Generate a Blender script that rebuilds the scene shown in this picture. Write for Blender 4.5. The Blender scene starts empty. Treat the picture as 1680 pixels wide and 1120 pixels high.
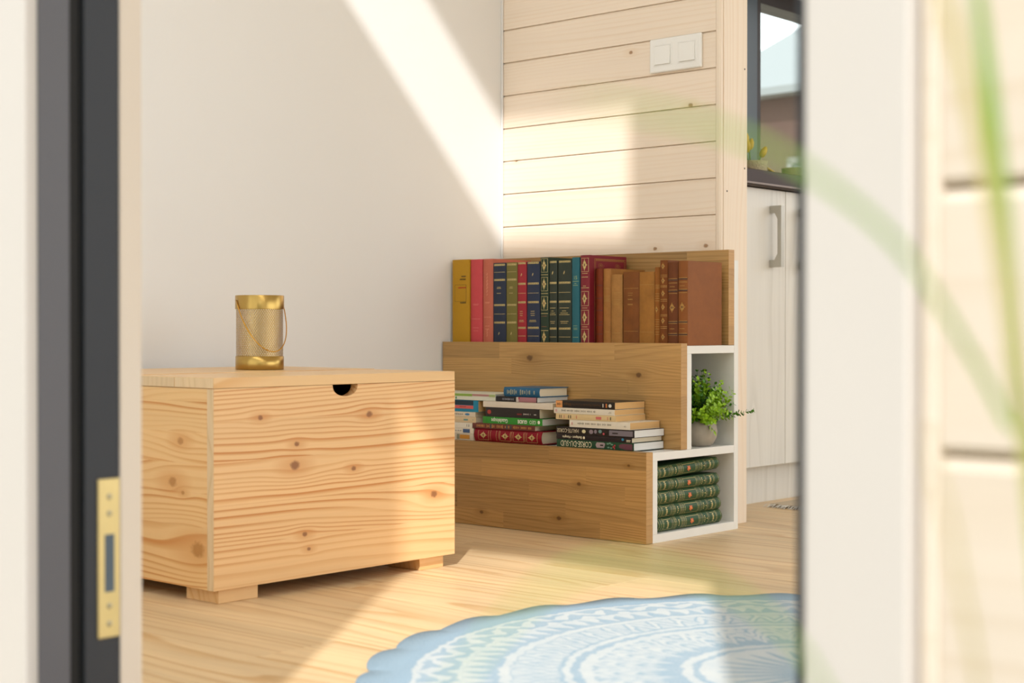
import bpy, bmesh, math, random
from mathutils import Vector, Matrix
random.seed(7)
SC = bpy.context.scene
COL = SC.collection
R = math.radians

# ------------------------------------------------------------------ camera
CAM = (2.7296, -3.0419, 0.4674)
YAW, PITCH, ROLL, FPX = R(41.5367), R(-0.4199), R(0.0306), 2500.66
fw = Vector((-math.sin(YAW) * math.cos(PITCH), math.cos(YAW) * math.cos(PITCH), math.sin(PITCH)))
rt = Vector((math.cos(YAW), math.sin(YAW), 0))
up = rt.cross(fw)
r2 = rt * math.cos(ROLL) + up * math.sin(ROLL)
u2 = -rt * math.sin(ROLL) + up * math.cos(ROLL)
cd = bpy.data.cameras.new('camera'); cam = bpy.data.objects.new('camera', cd); COL.objects.link(cam)
m3 = Matrix((r2, u2, -fw)).transposed()
cam.matrix_world = Matrix.Translation(CAM) @ m3.to_4x4()
cd.sensor_width = 36; cd.lens = FPX * 36 / 1680; cd.clip_start = 0.02; cd.clip_end = 200
cd.dof.use_dof = True; cd.dof.focus_distance = 3.3; cd.dof.aperture_fstop = 5.0
SC.camera = cam

# ------------------------------------------------------------------ sky, sun, exposure
W = bpy.data.worlds.new('sky'); SC.world = W; W.use_nodes = True
bg = W.node_tree.nodes['Background']
bg.inputs[0].default_value = (0.94, 0.97, 1.0, 1); bg.inputs[1].default_value = 2.7
sl = bpy.data.lights.new('sun', 'SUN'); sun = bpy.data.objects.new('sun', sl); COL.objects.link(sun)
sl.energy = 3.7; sl.angle = R(0.9); sl.color = (1.0, 0.985, 0.975)
SUN_DIR = Vector((-0.72, 1.0, -1.0)).normalized()
sun.rotation_euler = SUN_DIR.to_track_quat('-Z', 'Y').to_euler(); sun.location = (4, -5, 6)
SC.view_settings.view_transform = 'Standard'; SC.view_settings.look = 'None'
SC.view_settings.exposure = 0.0; SC.view_settings.gamma = 1.0
SC.view_settings.use_curve_mapping = False
SC.cycles.max_bounces = 8; SC.cycles.caustics_reflective = False; SC.cycles.caustics_refractive = False


FILL_W = 10.0  # power of the added fill lamp


def portal(name, loc, rot, sx, sy):          # guides the sampling of daylight through an opening
    l = bpy.data.lights.new(name, 'AREA'); l.shape = 'RECTANGLE'; l.size = sx; l.size_y = sy
    l.cycles.is_portal = True
    o = bpy.data.objects.new(name, l); COL.objects.link(o); o.location = loc; o.rotation_euler = rot


# ------------------------------------------------------------------ node helpers
def lin(h):
    h = h.lstrip('#')
    f = lambda c: c / 12.92 if c <= 0.04045 else ((c + 0.055) / 1.055) ** 2.4
    return tuple(f(int(h[i:i + 2], 16) / 255) for i in (0, 2, 4)) + (1,)


class V:
    """a value in a node tree with arithmetic"""
    def __init__(s, nt, sock): s.nt = nt; s.s = sock
    def op(s, o, b=None, c=None):
        n = s.nt.nodes.new('ShaderNodeMath'); n.operation = o
        for i, v in enumerate((s, b, c)):
            if v is None: continue
            if isinstance(v, V): s.nt.links.new(v.s, n.inputs[i])
            else: n.inputs[i].default_value = v
        return V(s.nt, n.outputs[0])
    def __add__(s, b): return s.op('ADD', b)
    __radd__ = __add__
    def __mul__(s, b): return s.op('MULTIPLY', b)
    __rmul__ = __mul__
    def __sub__(s, b): return s.op('SUBTRACT', b)
    def __rsub__(s, b): return (s * -1) + b
    def __truediv__(s, b): return s.op('DIVIDE', b)
    def abs(s): return s.op('ABSOLUTE')
    def fract(s): return s.op('FRACT')
    def sin(s): return s.op('SINE')
    def sqrt(s): return s.op('SQRT')
    def exp(s): return s.op('EXPONENT')
    def max(s, b): return s.op('MAXIMUM', b)
    def min(s, b): return s.op('MINIMUM', b)
    def sat(s): return s.op('MAXIMUM', 0.0).op('MINIMUM', 1.0)
    def lt(s, edge, soft):                       # 1 below edge, 0 above, soft ramp
        return (((s * -1) + edge) / soft + 0.5).sat()
    def gt(s, edge, soft): return ((s - edge) / soft + 0.5).sat()


class MT:
    def __init__(s, name, rough=0.5, metal=0.0, spec=0.5):
        s.m = bpy.data.materials.new(name); s.m.use_nodes = True; s.nt = s.m.node_tree
        s.p = s.nt.nodes['Principled BSDF']
        s.p.inputs['Roughness'].default_value = rough; s.p.inputs['Metallic'].default_value = metal
        s.p.inputs['Specular IOR Level'].default_value = spec
    def n(s, t): return s.nt.nodes.new(t)
    def link(s, a, b): s.nt.links.new(a.s if isinstance(a, V) else a, b)
    def obj(s):
        t = s.n('ShaderNodeTexCoord'); sp = s.n('ShaderNodeSeparateXYZ'); s.link(t.outputs['Object'], sp.inputs[0])
        return [V(s.nt, sp.outputs[i]) for i in range(3)]
    def rnd(s): return V(s.nt, s.n('ShaderNodeObjectInfo').outputs['Random'])
    def vec(s, x, y, z):
        c = s.n('ShaderNodeCombineXYZ')
        for i, v in enumerate((x, y, z)):
            if isinstance(v, V): s.link(v, c.inputs[i])
            else: c.inputs[i].default_value = v
        return c.outputs[0]
    def noise(s, vec, scale=1.0, detail=2.0, rough=0.5, dist=0.0):
        t = s.n('ShaderNodeTexNoise'); s.link(vec, t.inputs['Vector']); t.inputs['Scale'].default_value = scale
        t.inputs['Detail'].default_value = detail; t.inputs['Roughness'].default_value = rough
        t.inputs['Distortion'].default_value = dist
        return V(s.nt, t.outputs['Fac'])
    def ramp(s, fac, stops):
        r = s.n('ShaderNodeValToRGB'); e = r.color_ramp.elements
        while len(e) < len(stops): e.new(0.5)
        for el, (p, c) in zip(e, stops): el.position = p; el.color = c
        s.link(fac, r.inputs[0]); return r.outputs[0]
    def mix(s, fac, a, b, mode='MIX'):
        x = s.n('ShaderNodeMix'); x.data_type = 'RGBA'; x.blend_type = mode
        for sock, v in ((x.inputs['Factor'], fac), (x.inputs['A'], a), (x.inputs['B'], b)):
            if isinstance(v, V): s.link(v, sock)
            elif isinstance(v, (tuple, float, int)): sock.default_value = v
            else: s.link(v, sock)
        return x.outputs['Result']
    def base(s, c):
        if isinstance(c, tuple): s.p.inputs['Base Color'].default_value = c
        else: s.link(c, s.p.inputs['Base Color'])
    def bump(s, h, strength=0.2, dist=0.001):
        b = s.n('ShaderNodeBump'); b.inputs['Strength'].default_value = strength; b.inputs['Distance'].default_value = dist
        s.link(h, b.inputs['Height']); s.link(b.outputs[0], s.p.inputs['Normal'])


def plain(name, col, rough=0.5, metal=0.0, var=0.06, scale=30, bump=0.0, spec=0.5):
    m = MT(name, rough, metal, spec); c = lin(col) if isinstance(col, str) else col
    x, y, z = m.obj(); r = m.rnd()
    nz = m.noise(m.vec(x + r * 9, y, z), scale, 3)
    k = (nz - 0.5) * (2 * var) + 1.0
    cc = m.n('ShaderNodeVectorMath'); cc.operation = 'SCALE'; cc.inputs[0].default_value = c[:3]; m.link(k, cc.inputs['Scale'])
    m.base(cc.outputs[0])
    if bump: m.bump(nz, bump)
    return m.m


def wood(name, light, dark, axes='XYZ', ring=110, wob=2.5, gs=1.6, vs=7.0, ringamt=0.8, fibre=0.10, tone=0.10,
         spread=0.10, rough=0.5, knots=(), knotcol='#7a4a22', bump=0.12, grey=None):
    m = MT(name, rough); co = dict(zip('XYZ', m.obj()))
    g, v, w = co[axes[0]], co[axes[1]], co[axes[2]]
    r = m.rnd(); vv = v; mask = None; halo = None
    if knots: nn = m.noise(m.vec(g, v, w), 180, 1)
    for kg, kv, kr in knots:
        dg, dv = g - kg, v - kv
        d2 = dg * dg * 0.18 + dv * dv
        e = (d2 * (-1.0 / (kr * kr * 6))).exp()
        vv = vv - dv * e * 0.75
        dd = (dg * dg * 0.55 + dv * dv).sqrt()
        k = (dd + (nn - 0.5) * kr * 0.5).lt(kr * 0.66, kr * 0.4)
        mask = k if mask is None else mask.max(k)
        hl = (dg * dg * 0.22 + dv * dv).sqrt().lt(kr * 1.5, kr * 1.8); halo = hl if halo is None else halo.max(hl)
    n1 = m.noise(m.vec(g * gs + r * 31, vv * vs, w * vs + r * 17), 1.0, 1)
    n0 = m.noise(m.vec(g * (gs * 5) + r * 7, vv * (vs * 5), w * 30), 1.0, 1)
    n3 = m.noise(m.vec(g * .25 + r * 3, vv * 20 + r * 41, w * 5), 1.0, 0)
    t = vv * (ring * .8) + (w * ring * 0.35) + n1 * (wob * 6) + n0 * 0.35 + n3 * (ring * .03) + r * 13
    f = t.fract()
    col = m.ramp(f, [(0.0, lin(light)), (0.50, lin(light)), (0.86, lin(dark)), (0.94, lin(dark)), (1.0, lin(light))])
    zone = m.noise(m.vec(g * 1.1 + r * 19, vv * 22 + r * 9, w * 22), 1.0, 1)
    plainmix = m.mix(((zone - 0.35) * 3.2).sat() * (ringamt * .8) + ringamt * .2, lin(light), col)
    fb = m.noise(m.vec(g * 9 + r * 5, v * 500, w * 500), 1.0, 2)
    bt = m.noise(m.vec(g * 1.3 + r * 23, v * 14 + r * 3, w * 14), 1.0, 2)
    k = (fb - 0.5) * (2 * fibre) + (bt - 0.5) * (2 * tone) + (r - 0.5) * (2 * spread) + 1.0
    s = m.n('ShaderNodeVectorMath'); s.operation = 'SCALE'; m.link(plainmix, s.inputs[0]); m.link(k, s.inputs['Scale'])
    c = s.outputs[0]
    if mask is not None: c = m.mix(mask * 0.85, m.mix(halo * .45, c, lin(dark)), lin(knotcol))
    m.base(c)
    if bump: m.bump(fb * 0.6 + f * 0.4, bump, 0.0006)
    return m.m


# ------------------------------------------------------------------ mesh helpers
def link(o, parent=None):
    COL.objects.link(o)
    if parent is not None: o.parent = parent
    return o


def mesh(name, vs, fs, mat, parent=None, smooth=False):
    me = bpy.data.meshes.new(name); me.from_pydata(vs, [], fs); me.update()
    if isinstance(mat, (list, tuple)):
        for q in mat: me.materials.append(q)
    else: me.materials.append(mat)
    if smooth: me.polygons.foreach_set('use_smooth', [True] * len(me.polygons))
    return link(bpy.data.objects.new(name, me), parent)


def from_bm(name, bm, mat, parent=None, smooth=False):
    bmesh.ops.recalc_face_normals(bm, faces=bm.faces)
    me = bpy.data.meshes.new(name); bm.to_mesh(me); bm.free(); me.materials.append(mat)
    if smooth: me.polygons.foreach_set('use_smooth', [True] * len(me.polygons))
    return link(bpy.data.objects.new(name, me), parent)


def add_box(bm, x0, x1, y0, y1, z0, z1, bev=0.0, seg=1):
    n0 = len(bm.verts)
    r = bmesh.ops.create_cube(bm, size=1.0)
    for v in r['verts']:
        v.co = Vector((x0 + (v.co.x + .5) * (x1 - x0), y0 + (v.co.y + .5) * (y1 - y0), z0 + (v.co.z + .5) * (z1 - z0)))
    if bev:
        es = {e for v in r['verts'] for e in v.link_edges}
        bmesh.ops.bevel(bm, geom=list(es), offset=bev, segments=seg, affect='EDGES', profile=0.5)


def box(name, x0, x1, y0, y1, z0, z1, mat, parent=None, bev=0.0, seg=1):
    bm = bmesh.new(); add_box(bm, x0, x1, y0, y1, z0, z1, bev, seg)
    return from_bm(name, bm, mat, parent)


def boxes(name, lst, mat, parent=None, bev=0.0):
    bm = bmesh.new()
    for b in lst: add_box(bm, *b, bev)
    return from_bm(name, bm, mat, parent)


def lathe(name, prof, mat, parent=None, seg=48, smooth=True, c=(0, 0, 0)):
    vs, fs = [], []; n = len(prof)
    for i in range(seg):
        a = 2 * math.pi * i / seg
        for r, z in prof: vs.append((c[0] + r * math.cos(a), c[1] + r * math.sin(a), c[2] + z))
    for i in range(seg):
        j = (i + 1) % seg
        for k in range(n - 1): fs.append((i * n + k, j * n + k, j * n + k + 1, i * n + k + 1))
    return mesh(name, vs, fs, mat, parent, smooth)


def tube(name, pts, rad, mat, parent=None, seg=8, caps=True):
    pts = [Vector(p) for p in pts]; rads = rad if isinstance(rad, (list, tuple)) else [rad] * len(pts)
    vs, fs = [], []
    ref = Vector((0, 0, 1))
    for i, p in enumerate(pts):
        t = (pts[min(i + 1, len(pts) - 1)] - pts[max(i - 1, 0)]).normalized()
        a = t.cross(ref)
        if a.length < 1e-3: a = t.cross(Vector((1, 0, 0)))
        a.normalize(); b = t.cross(a)
        for k in range(seg):
            q = 2 * math.pi * k / seg
            vs.append(tuple(p + (a * math.cos(q) + b * math.sin(q)) * rads[i]))
    for i in range(len(pts) - 1):
        for k in range(seg):
            k2 = (k + 1) % seg
            fs.append((i * seg + k, i * seg + k2, (i + 1) * seg + k2, (i + 1) * seg + k))
    if caps: fs.append(tuple(range(seg))[::-1]); fs.append(tuple(range((len(pts) - 1) * seg, len(pts) * seg)))
    return mesh(name, vs, fs, mat, parent, True)


def tag(o, label, cat, group=None, kind=None):
    o['label'] = label; o['category'] = cat
    if group: o['group'] = group
    if kind: o['kind'] = kind
    return o


def struct(o, label, cat): return tag(o, label, cat, kind='structure')


def thing(name, label, cat, loc=(0, 0, 0), rot=(0, 0, 0), group=None):
    o = bpy.data.objects.new(name, None); o.empty_display_size = 0.05; COL.objects.link(o)
    o.location = loc; o.rotation_euler = rot
    return tag(o, label, cat, group)


# ------------------------------------------------------------------ materials
M = {}
M['white_wall'] = plain('white wall paint', '#eae8e5', 0.75, var=0.012, scale=3, spec=0.3)
M['ceiling'] = plain('ceiling paint', '#eeeae2', 0.8, var=0.01)
PANEL_KNOTS = [(.43, 1.159, .006), (.610, 1.011, .007), (.505, .668, .006), (.655, .670, .007), (.048, .917, .004)]
M['panel'] = wood('spruce cladding', '#f1e0cc', '#e3c8a8', 'XZY', ring=120, wob=1.8, gs=.55, vs=3, ringamt=.42, fibre=.04, tone=.05,
                  spread=.035, rough=.55, knots=PANEL_KNOTS, knotcol='#9a6d3e', bump=.06)
M['panel_v'] = wood('spruce post', '#f0dfca', '#e4caac', 'ZYX', ring=90, wob=1.0, gs=.9, vs=5, ringamt=.5, fibre=.04, tone=.05,
                    spread=.03, rough=.55, knots=[(.585, .07, .005), (.13, .05, .006)], knotcol='#b9834c', bump=.06)
M['floor'] = wood('oak laminate', '#dfc297', '#c2965f', 'XYZ', ring=34, wob=1.5, gs=.8, vs=5, ringamt=.75, fibre=.16, tone=.2,
                  spread=.07, rough=.42, bump=.05)
M['floor_base'] = plain('screed', '#8d7556', 0.8)
FRONT_KNOTS = [(-1.0896, .311, .008), (-1.27, .2273, .011), (-1.3484, .3152, .006), (-1.2474, .1024, .006), (-1.2374, .0751, .0045),
               (-1.1295, .2124, .006), (-.9176, .148, .009), (-1.2657, .265, .006)]
M['pine_front'] = wood('lacquered pine front', '#e8be88', '#c67e38', 'YZX', ring=120, wob=2.6, gs=.75, vs=2.6, ringamt=.95, fibre=.05,
                       tone=.07, spread=.02, rough=.38, knots=FRONT_KNOTS, knotcol='#84502a', bump=.06)
SIDE_KNOTS = [(.5512, .2757, .009), (.5282, .2035, .012), (.558, .1865, .005), (.6009, .0914, .019)]
M['pine_side'] = wood('lacquered pine side', '#e8bf86', '#c9823a', 'XZY', ring=95, wob=2.4, gs=1.2, vs=3, ringamt=.95, fibre=.05,
                      tone=.07, spread=.07, rough=.38, knots=SIDE_KNOTS, knotcol='#b07a3c', bump=.06)
M['pine_lid'] = wood('lacquered pine lid', '#e8c08a', '#d8a05c', 'YXZ', ring=70, wob=1.3, gs=.7, vs=3, ringamt=.7, fibre=.05, tone=.05,
                     spread=.03, rough=.35, bump=.05)
M['pine_end'] = wood('pine end grain', '#dcc19a', '#c9a878', 'ZYX', ring=150, wob=.8, gs=5, vs=9, ringamt=.6, fibre=.1, tone=.08,
                     spread=.06, rough=.5, bump=.05)
OAK_KNOTS = [(.501, .0377, .007), (.56, .12, .006), (.26, .033, .006), (.30, .40, .010), (.63, .365, .008), (.70, .17, .004)]
M['oak'] = wood('oiled oak', '#b68e56', '#8c642f', 'XZY', ring=150, wob=2.6, gs=.8, vs=3.4, ringamt=.6, fibre=.32, tone=.26,
                spread=.20, rough=.45, knots=OAK_KNOTS, knotcol='#5f3d1c', bump=.10)
M['oak_end'] = wood('oak end grain', '#c09660', '#ab8048', 'YZX', ring=120, wob=1.0, gs=6, vs=12, ringamt=.5, fibre=.12, tone=.1,
                    spread=.08, rough=.5, bump=.08)
M['white_lam'] = plain('white laminate', '#eeece6', 0.35, var=0.01)
M['white_plastic'] = plain('white plastic', '#f1efea', 0.25, var=0.005)
M['whitewash'] = wood('whitewashed wood', '#e3dfd6', '#cfcabf', 'ZYX', ring=22, wob=1.6, gs=.9, vs=8, ringamt=.5, fibre=.05, tone=.05,
                      spread=.01, rough=.4, bump=.05)
M['worktop'] = wood('dark brown worktop', '#3a2821', '#2a1c16', 'YXZ', ring=60, wob=1.5, gs=1, vs=7, ringamt=.6, fibre=.1, tone=.1,
                    spread=.02, rough=.6, bump=.05)
M['steel'] = plain('brushed steel', '#bdb9ae', 0.4, 0.35, var=0.03)
M['brass'] = plain('brushed brass', '#bd9c58', 0.3, 1.0, var=0.05, scale=60)
M['brass_mesh'] = plain('brass mesh', '#c8ab72', 0.4, 1.0, var=0.05)
M['wire'] = plain('brass wire', '#cf9a3e', 0.3, 1.0, var=0.02)
M['anthracite'] = plain('anthracite frame', '#2b2e34', 0.55, var=0.02)
M['frame_grey'] = plain('grey frame', '#5f5e63', 0.5, var=0.02)
M['seal'] = plain('black rubber seal', '#141210', 0.7, var=0.05)
M['cream'] = plain('cream reveal board', '#e2d4c4', 0.6, var=0.02, scale=8)
M['ext_wood'] = wood('pale exterior cladding', '#d3c5b4', '#c8b69f', 'XZY', ring=30, wob=1.2, gs=1, vs=5, ringamt=.5, fibre=.05,
                     tone=.06, spread=.02, rough=.7, bump=.08)
M['ext_trim'] = plain('white exterior trim', '#c6bfb8', 0.6, var=0.02, scale=6)
M['ext_white'] = plain('white render', '#d9d6d0', 0.8, var=0.02, scale=5)
M['gold_plate'] = plain('brass plated steel', '#d8c48a', 0.35, 0.7, var=0.06)
M['screw'] = plain('zinc screw', '#b3aa8f', 0.4, 0.8)
M['pocket'] = plain('strike pocket', '#53606c', 0.6)
M['dark_grey'] = plain('dark grey panel', '#4b565e', 0.35, var=0.02)
M['dark_brown'] = plain('dark brown frame', '#2f231d', 0.45, var=0.06)
M['pages'] = None


def pages_mat(name, col):
    m = MT(name, 0.8); x, y, z = m.obj(); r = m.rnd()
    ln = m.noise(m.vec(x * 2500, y * 6, z * 6), 1.0, 1)
    k = (ln - 0.5) * 0.25 + 1.0
    s = m.n('ShaderNodeVectorMath'); s.operation = 'SCALE'; s.inputs[0].default_value = lin(col)[:3]; m.link(k, s.inputs['Scale'])
    m.base(s.outputs[0]); return m.m


M['pages'] = pages_mat('cream pages', '#e2d5b9')
M['pages_tan'] = pages_mat('yellowed pages', '#d6ac72')
M['pages_white'] = pages_mat('white pages', '#dcdbd6')
M['gilt'] = plain('gilt', '#cbb679', 0.4, 0.35, var=0.12, scale=400)
M['old_gilt'] = plain('worn gilt', '#b48a45', 0.45, 0.35, var=0.2, scale=300)


def flat(col, rough=0.45):
    k = 'ink' + col + str(rough)
    if k not in M: M[k] = plain('ink ' + col, col, rough, var=0.02)
    return M[k]


def leather(name, col, var=0.25, rough=0.5, scale=45):
    m = MT(name, rough + .12, spec=.25); x, y, z = m.obj(); r = m.rnd()
    a = m.noise(m.vec(x + r * 11, y, z + r * 5), scale, 4, 0.65)
    b = m.noise(m.vec(x, y, z + r * 3), 900, 1)
    k = (a - 0.5) * (2 * var) + (b - 0.5) * 0.12 + 1.0
    s = m.n('ShaderNodeVectorMath'); s.operation = 'SCALE'; s.inputs[0].default_value = lin(col)[:3]; m.link(k, s.inputs['Scale'])
    m.base(s.outputs[0]); m.bump(b, .15, .0004); return m.m


# ------------------------------------------------------------------ room shell
Yo, Yi = -2.242, -2.123            # outer and inner face of the front (door) wall
XL, XR = 1.408, 2.262              # door opening
RX, RY, RZ = 4.7, 2.7, 3.45        # room extents
PW, PEND, PT = 0.683, 0.6992, 0.112  # partition: cladding end, end board face, thickness
PITCHB, ZG = 0.0875, 1.2692

fl = struct(box('floor', 0, RX, Yo, RY, -0.06, -0.012, M['floor_base']), 'light oak plank floor of the room', 'floor')
row_w, n = 0.155, 0
y = -2.12; k = 0
while y < 2.6:
    off = [0.0, 0.47, 0.86, 0.21, 0.66][k % 5]; x = -off * 1.28
    while x < RX - .01:
        a, b = max(x, 0.004), min(x + 1.28, RX - .005)
        if b - a > .02 and not (y > 1.6 and a > 2.4):
            box('plank', a + .0003, b - .0003, y + .0003, min(y + row_w, RY - .005) - .0003, -0.012, 0.0, M['floor'], fl, bev=.0006)
        x += 1.28
    y += row_w; k += 1

# white wall on the left, with the kitchen window opening
WY0, WY1, WZ0, WZ1 = 1.25, 2.35, 0.92, 1.60
wl = boxes('wall_left', [(-0.12, 0, Yo, WY0, -0.05, RZ), (-0.12, 0, WY1, RY, -0.05, RZ), (-0.12, 0, WY0, WY1, -0.05, WZ0),
                         (-0.12, 0, WY0, WY1, WZ1, RZ)], M['white_wall'])
struct(wl, 'smooth white wall behind the pine chest', 'wall')
struct(box('trim_1', 0.0005, 0.005, -0.006, -0.001, 0.0, RZ - .01, M['white_wall'], bev=.0008), 'thin white bead in the corner by the wood cladding', 'trim')

# partition clad with horizontal boards
wb = struct(box('wall_back', 0.002, PEND - .012, 0.014, PT - .012, 0, RZ - .01, M['panel']), 'partition clad in pale horizontal spruce boards', 'wall')
ks = range(-25, 15)
for k in ks:
    z1 = ZG - k * PITCHB; z0 = z1 - PITCHB
    z0 = max(z0, 0.001); z1 = min(z1, RZ - .012)
    if z1 - z0 < .02: continue
    bm = bmesh.new(); b = .005
    vs = [(0.0, z0), (0.0, z1)]
    prof = [(0.014, z0), (0.014, z1), (b, z1 - .0005), (0.0, z1 - b), (0.0, z0 + .0008), (.0012, z0)]   # (y, z)
    va = [bm.verts.new((0.003, py, pz)) for py, pz in prof]; vb = [bm.verts.new((PW, py, pz)) for py, pz in prof]
    bm.faces.new(va); bm.faces.new(vb[::-1])
    for i in range(6):
        j = (i + 1) % 6; bm.faces.new((va[j], va[i], vb[i], vb[j]))
    from_bm('cladding_board', bm, M['panel'], wb)
box('corner_strip', PW + .001, PEND - .0005, -0.004, 0.010, 0, RZ - .012, M['panel_v'], wb, bev=.003)
box('end_board', PEND - .012, PEND, 0.0105, PT, 0, RZ - .012, M['panel_v'], wb, bev=.0012)
box('kitchen_lining', 0.002, PEND - .013, PT - .012, PT, 0, RZ - .012, M['white_wall'], wb)
for yy, zz in ((.088, 1.10), (.088, .86), (.012, .80)):
    b_ = lathe('nail', [(0.0, .0006), (.0022, .0004), (.0024, 0)], M['dark_brown'], wb, seg=10)
    b_.location = (PEND, yy + .012, zz); b_.rotation_euler = (0, R(90), 0)

# front wall with the door opening and a high window
HX0, HX1, HZ0, HZ1 = 0.55, 2.023, 2.824, 3.24
DH = 2.08
FX0, FX1, FZ0, FZ1 = 2.66, 4.56, .10, 2.20
GX0, GX1 = .14, 1.28
wfb = [(0, GX0, Yo, Yi, -0.05, HZ0), (GX1, XL, Yo, Yi, -0.05, HZ0), (GX0, GX1, Yo, Yi, -.05, FZ0), (GX0, GX1, Yo, Yi, FZ1, HZ0), (XR, FX0, Yo, Yi, -0.05, HZ0), (FX1, RX, Yo, Yi, -0.05, HZ0), (FX0, FX1, Yo, Yi, -.05, FZ0), (FX0, FX1, Yo, Yi, FZ1, HZ0), (XL, XR, Yo, Yi, DH, HZ0),
       (0, HX0, Yo, Yi, HZ0, HZ1), (HX1, RX, Yo, Yi, HZ0, HZ1), (0, RX, Yo, Yi, HZ1, RZ)]
# keep the cladding plane outside the core
wf = boxes('wall_front', [(a + (.0203 if a == XR else 0), b - (.031 if b == XL else 0), c + .022, d, e, f) for a, b, c, d, e, f in wfb], M['white_wall'])
struct(wf, 'front wall of the house around the open door', 'wall')
z = 0.399 - 0.15 * 3
while z < HZ0:
    z0, z1 = z, min(z + .15, HZ0 - .001)
    if z1 > -.04:
        hole = FZ0 - .1 < z0 < FZ1
        for a, b in ([(0.0, GX0), (GX1, XL - .075), (XR + .081, FX0), (FX1, RX)] if hole else [(0.0, XL - .075), (XR + .081, RX)]):
            bm = bmesh.new(); prof = [(Yo + .021, z0), (Yo + .021, z1), (Yo + .008, z1 - .001), (Yo, z1 - .010), (Yo, z0 + .004), (Yo + .003, z0)]
            va = [bm.verts.new((a, py, pz)) for py, pz in prof]; vb = [bm.verts.new((b, py, pz)) for py, pz in prof]
            bm.faces.new(va); bm.faces.new(vb[::-1])
            for i in range(6):
                j = (i + 1) % 6; bm.faces.new((va[j], va[i], vb[i], vb[j]))
            from_bm('cladding_board', bm, M['ext_wood'], wf)
        if z0 > DH + .08:
            box('cladding_board', XL - .074, XR + .080, Yo + .002, Yo + .021, z0 + .002, z1 - .002, M['ext_wood'], wf, bev=.003)
    z += .15
fm = bpy.data.materials.new('frosted glass'); fm.use_nodes = True; nt = fm.node_tree; nt.nodes.clear()  # for unseen frosted windows, added to send soft light in from the front
o_ = nt.nodes.new('ShaderNodeOutputMaterial'); tr = nt.nodes.new('ShaderNodeBsdfTranslucent'); tr.inputs[0].default_value = (.95, .95, .94, 1); nt.links.new(tr.outputs[0], o_.inputs[0])
fht = FZ1 - FZ0
for nm, lb, a0, a1 in (('fill_window_2', 'added unseen frosted fill window right of the doorway', FX0, FX1), ('fill_window_3', 'added unseen frosted fill window left of the doorway', GX0, GX1)):
    w2 = thing(nm, lb, 'window', (a0, Yo, FZ0)); w2['kind'] = 'structure'; fwd = a1 - a0
    boxes('window_frame', [(0, .04, .03, .09, 0, fht), (fwd - .04, fwd, .03, .09, 0, fht), (.04, fwd - .04, .03, .09, 0, .04), (.04, fwd - .04, .03, .09, fht - .04, fht), (fwd / 2 - .02, fwd / 2 + .02, .03, .09, .04, fht - .04)], M['anthracite'], w2)
    for a, b in ((.04, fwd / 2 - .02), (fwd / 2 + .02, fwd - .04)):
        mesh('pane', [(a, .06, .04), (b, .06, .04), (b, .06, fht - .04), (a, .06, fht - .04)], [(0, 1, 2, 3)], fm, w2)
box('window_lining', HX0, HX1, Yo + .022, Yi, HZ0 - .012, HZ0, M['cream'], wf)

# right wall and kitchen end wall: unseen wide openings added to let daylight in
wr = boxes('wall_right', [(RX, RX + .12, Yo, -1.3, -.05, RZ), (RX, RX + .12, 2.45, RY, -.05, RZ), (RX, RX + .12, -1.3, 2.45, 2.15, RZ),
                          (RX, RX + .12, -1.3, 2.45, -.05, .06)], M['white_wall'])
struct(wr, 'white wall opposite with a wide opening added for daylight', 'wall')
wk = boxes('wall_kitchen', [(-.12, .9, RY, RY + .12, -.05, RZ), (4.3, RX + .12, RY, RY + .12, -.05, RZ), (.9, 4.3, RY, RY + .12, 2.3, RZ),
                            (.9, 4.3, RY, RY + .12, -.05, .9)], M['white_wall'])
struct(wk, 'white kitchen end wall with a wide opening added for daylight', 'wall')
cg = boxes('ceiling', [(-.12, RX + .12, Yo, RY + .12, RZ, RZ + .1)], M['ceiling'])
struct(cg, 'plain white ceiling', 'ceiling')
portal('portal right', (RX + .02, .575, 1.105), (0, R(90), 0), 2.09, 3.75)
portal('portal kitchen', (2.6, RY + .02, 1.6), (R(-90), 0, 0), 3.4, 1.4)
portal('portal door', ((XL + XR) / 2, Yo - .01, 1.04), (R(90), 0, 0), XR - XL, 2.08)

# unseen fill lamp, added above the door to brighten faces turned towards it
lp = thing('fill_lamp', 'added unseen fill lamp above the doorway on the inside', 'lamp', (2.0, Yi, 2.42), (R(-40), 0, 0))
boxes('housing', [(-1.7, 1.7, .03, .05, -.13, .13), (-1.7, 1.7, .05, .09, .12, .13), (-1.7, 1.7, .05, .09, -.13, -.12), (-1.7, -1.69, .05, .09, -.12, .12), (1.69, 1.7, .05, .09, -.12, .12), (-.05, .05, -.02, .03, -.05, .05)], M['white_plastic'], lp)
em = MT('added fill diffuser', .6); em.p.inputs['Emission Color'].default_value = (1, .97, .92, 1); em.p.inputs['Emission Strength'].default_value = 3.0; em.base((.8, .8, .8, 1))
mesh('diffuser', [(-1.69, .086, -.12), (1.69, .086, -.12), (1.69, .086, .12), (-1.69, .086, .12)], [(0, 1, 2, 3)], em.m, lp)
al = bpy.data.lights.new('fill lamp light', 'AREA'); al.shape = 'RECTANGLE'; al.size = 3.36; al.size_y = .24; al.energy = FILL_W; al.color = (1, .995, 1)
alo = bpy.data.objects.new('fill_lamp_light', al); COL.objects.link(alo)
alo.location = Vector((2.0, Yi, 2.42)) + Matrix.Rotation(R(-40), 3, 'X') @ Vector((0, .095, 0)); alo.rotation_euler = (R(90 - 40), 0, R(180)) if False else (R(50), 0, 0)

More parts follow.
